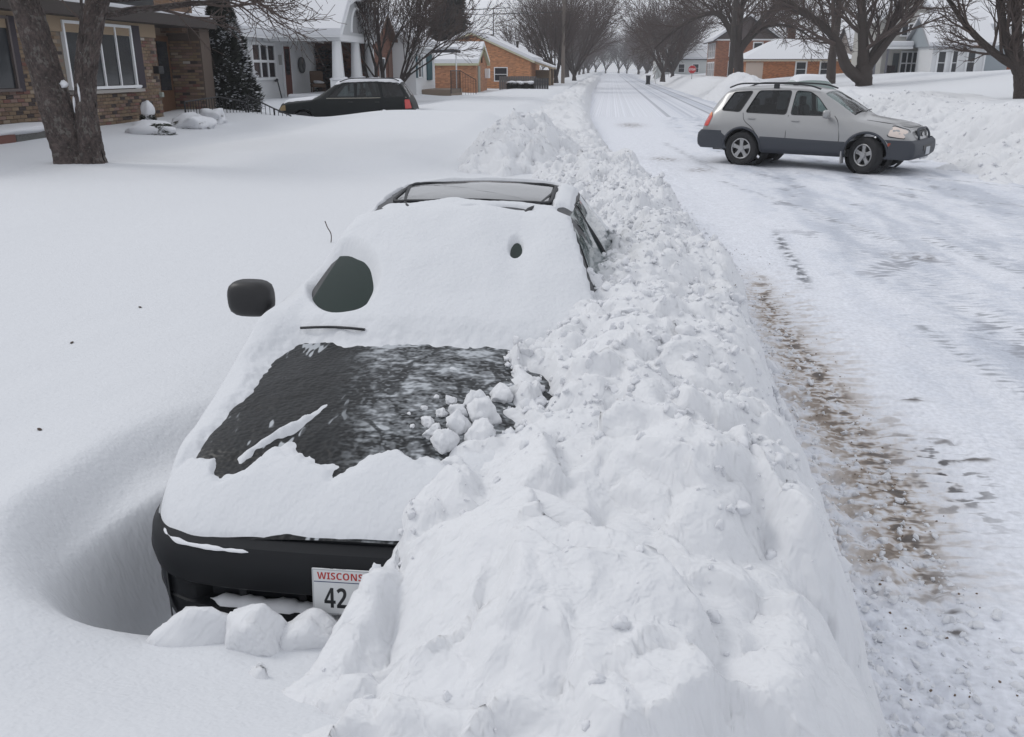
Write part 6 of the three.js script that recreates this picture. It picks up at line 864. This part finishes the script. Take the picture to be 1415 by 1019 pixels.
// twigs and leaves on the smooth snow
{
  const R = rng(701), tw = thing('snow_twig', 'thin bent twig standing in the snow left of the buried car', 'twig', [-2.35, 0.6, -7.2]); obj('stem', tube([V(0, -0.05, 0), V(0.01, 0.06, 0), V(-0.015, 0.12, 0.01), V(-0.035, 0.17, 0)], 0.0045, 5), twigMat, tw);
  const spots = [[-2.95, 4.35, 'dark leaf scrap on the snow furthest from the car'], [-2.35, 3.15, 'dark leaf scrap on the snow at the left edge'], [-2.95, 5.1, 'tiny dark twig scrap on the open snow'], [-1.9, 6.2, 'tiny dark speck of bark on the snow near the mirror']];
  for (const [x, d, l] of spots) { const m = tag(obj('leaf_scrap', new THREE.SphereGeometry(1, 8, 5).scale(0.018, 0.004, 0.008)), l, 'leaf'); m.material = std(lin(0.06, 0.04, 0.03), 0.9); m.position.set(x, lawnLeft(x, d) + 0.004, -d); m.rotation.y = R() * 3; }
}
// snow blocks and clods that can be told apart
{
  const chunk = (label, x, y, z, a, b, c, seed, e = 2.8, group, rot = 0, tilt = 0, roll = 0, rough = 0.2) => { const m = tag(obj('snow_chunk', lumpGeo(seed, a, b, c, e, 5, rough), M.snowRough), label, 'snow', group); m.position.set(x, y, z); m.rotation.set(tilt, rot, roll, 'YXZ'); return m; };
  chunk('large snow clod lying against the left of the black bumper', -1.20, 0.31, -2.11, 0.17, 0.15, 0.12, 711, 2.2, null, 0, 0, 0, 0.2); chunk('peaked snow clod touching the lower edge of the black bumper', -0.99, 0.37, -2.10, 0.12, 0.16, 0.10, 712, 2.2, null, 0, 0, 0, 0.2); chunk('rounded snow clod between the bumper and the ploughed bank', -0.86, 0.36, -2.12, 0.10, 0.12, 0.085, 713, 2.2, null, 0, 0, 0, 0.25);
  chunk('long squared snow block low on the bank nearest the camera', 0.13, 0.66, -1.78, 0.17, 0.075, 0.11, 714, 6, null, 0.55, 0.25, 0.1, 0.05); chunk('flat snow slab at the bottom edge below the squared block', 0.12, 0.62, -1.50, 0.18, 0.06, 0.12, 715, 6, null, 0.7, 0.35, 0.05, 0.05);
  chunk('broad smooth snow slab leaning on the middle of the bank', -0.16, 0.74, -2.12, 0.19, 0.07, 0.15, 716, 5, null, -0.5, 0.45, -0.1, 0.06); chunk('upright snow slab with a sharp left edge low on the bank', -0.22, 0.62, -1.72, 0.11, 0.07, 0.14, 717, 5, null, -0.9, 0.5, 0.2, 0.06);
  const R = rng(720), on = [[0.10, 0.52, 0.030], [0.13, 0.45, 0.040], [0.19, 0.40, 0.055], [0.22, 0.50, 0.05], [0.20, 0.60, 0.04], [0.26, 0.66, 0.05], [0.16, 0.67, 0.026], [0.14, 0.58, 0.025], [0.30, 0.58, 0.06], [0.30, 0.45, 0.06], [0.24, 0.30, 0.05], [0.34, 0.72, 0.045], [0.07, 0.62, 0.014], [0.05, 0.50, 0.012], [0.10, 0.70, 0.012], [0.02, 0.58, 0.009]];
  on.map(([u, v, s]) => [u, v, s * 0.82]).forEach(([u, v, s], i) => chunk('loose snow clod tumbled onto the bare bonnet from the bank', CAR.x + u, sedan.T(u, v) + s * 0.55, -CAR.d - v, s * 1.1, s * (0.75 + 0.3 * R()), s * (0.8 + 0.4 * R()), 740 + i, 2.4, 'snow clods on the bonnet', R() * 3, R(), R(), 0.3));
}
{
  // crumbs all over the ploughed banks and the road edge, too many to count
  const geos = [801, 802, 803, 804].map((s) => lumpGeo(s, 1, 0.8, 0.9, 2.4, 2, 0.45)), R = rng(81), o = new THREE.Object3D(), lists = geos.map(() => []);
  const put = (x, d, y, s) => { o.position.set(x, y, -d); o.rotation.set(R() * 6, R() * 6, R() * 6); o.scale.set(s, s * (0.5 + 0.6 * R()), s * (0.7 + 0.5 * R())); o.updateMatrix(); lists[floor(R() * 4)].push(o.matrix.clone()); };
  for (let k = 0; k < 9000; k++) { const d = 1.3 + 10 * pow(R(), 1.3), xL = ridge(d, 1), xR = ridge(d, 5), x = lerp(xL - 0.05, xR + 0.03, R()), h = ridgeTop(x, d); if (h < 0.02) continue; const f = ss(2.0, 3.4, d + noise(x * 1.5, d * 1.5, 53)); if (R() > 0.03 + 0.97 * f) continue; const s = 0.004 + 0.020 * pow(R(), 3) + (R() < 0.03 * f ? 0.022 : 0); put(x, d, h - s * 0.1, s); }
  for (let k = 0; k < 3200; k++) { const d = 2 + 12 * pow(R(), 1.2), xR = ridge(d, 5), x = xR - 0.05 + 0.6 * pow(R(), 1.7), h = max(roadHeight(x, d), ridgeTop(x, d)), s = 0.005 + 0.020 * pow(R(), 3); put(x, d, h, s); }
  for (let k = 0; k < 700; k++) { const d = 11 + 8 * R(), x = -1.6 + (R() - 0.5) * 3.4, h = ridgeTop(x, d); if (h < 0.65) continue; const s = 0.010 + 0.035 * pow(R(), 3); put(x, d, h, s); }
  for (let k = 0; k < 1300; k++) { const d = 12 + 24 * R(), x = 6.9 + 3.2 * pow(R(), 1.3), h = bankRight(x, d); if (h < 0.0) continue; const s = 0.012 + 0.045 * pow(R(), 3); put(x, d, h + bankRightRough(x, d, h), s); }
  lists.forEach((l, i) => { const m = shade(new THREE.InstancedMesh(geos[i], M.snowPlain, l.length)); l.forEach((q, k) => m.setMatrixAt(k, q)); m.name = numbered('snow_crumbs'); tag(m, ['fine snow crumbs strewn over the ploughed banks', 'small snow lumps strewn over the ploughed banks', 'broken snow bits strewn over the ploughed banks', 'loose snow grains strewn over the ploughed banks'][i], 'snow', null, 'stuff'); scene.add(m); });
  // sand grit caught in the snow on the road side
  const gl = [], gg = lumpGeo(805, 1, 0.7, 0.9, 3, 1, 0.4); for (let k = 0; k < 420; k++) { const d = 2.4 + 8 * R(), onBank = R() < 0.22, x = onBank ? lerp(ridge(d, 5) - 0.4, ridge(d, 5), R()) : rutX(d) + (R() - 0.5) * 0.5, h = max(roadHeight(x, d), ridgeTop(x, d)), q = 0.002 + 0.005 * pow(R(), 2); o.position.set(x, h, -d); o.rotation.set(R() * 6, R() * 6, R() * 6); o.scale.setScalar(q); o.updateMatrix(); gl.push(o.matrix.clone()); }
  const gm = shade(new THREE.InstancedMesh(gg, std(lin(0.16, 0.12, 0.09), 0.95), gl.length)); gl.forEach((q, k) => gm.setMatrixAt(k, q)); gm.name = 'road_grit'; tag(gm, 'brown sand grit scattered along the wheel rut', 'grit', null, 'stuff'); scene.add(gm);
}

scene.add(camera);
renderer.render(scene, camera);
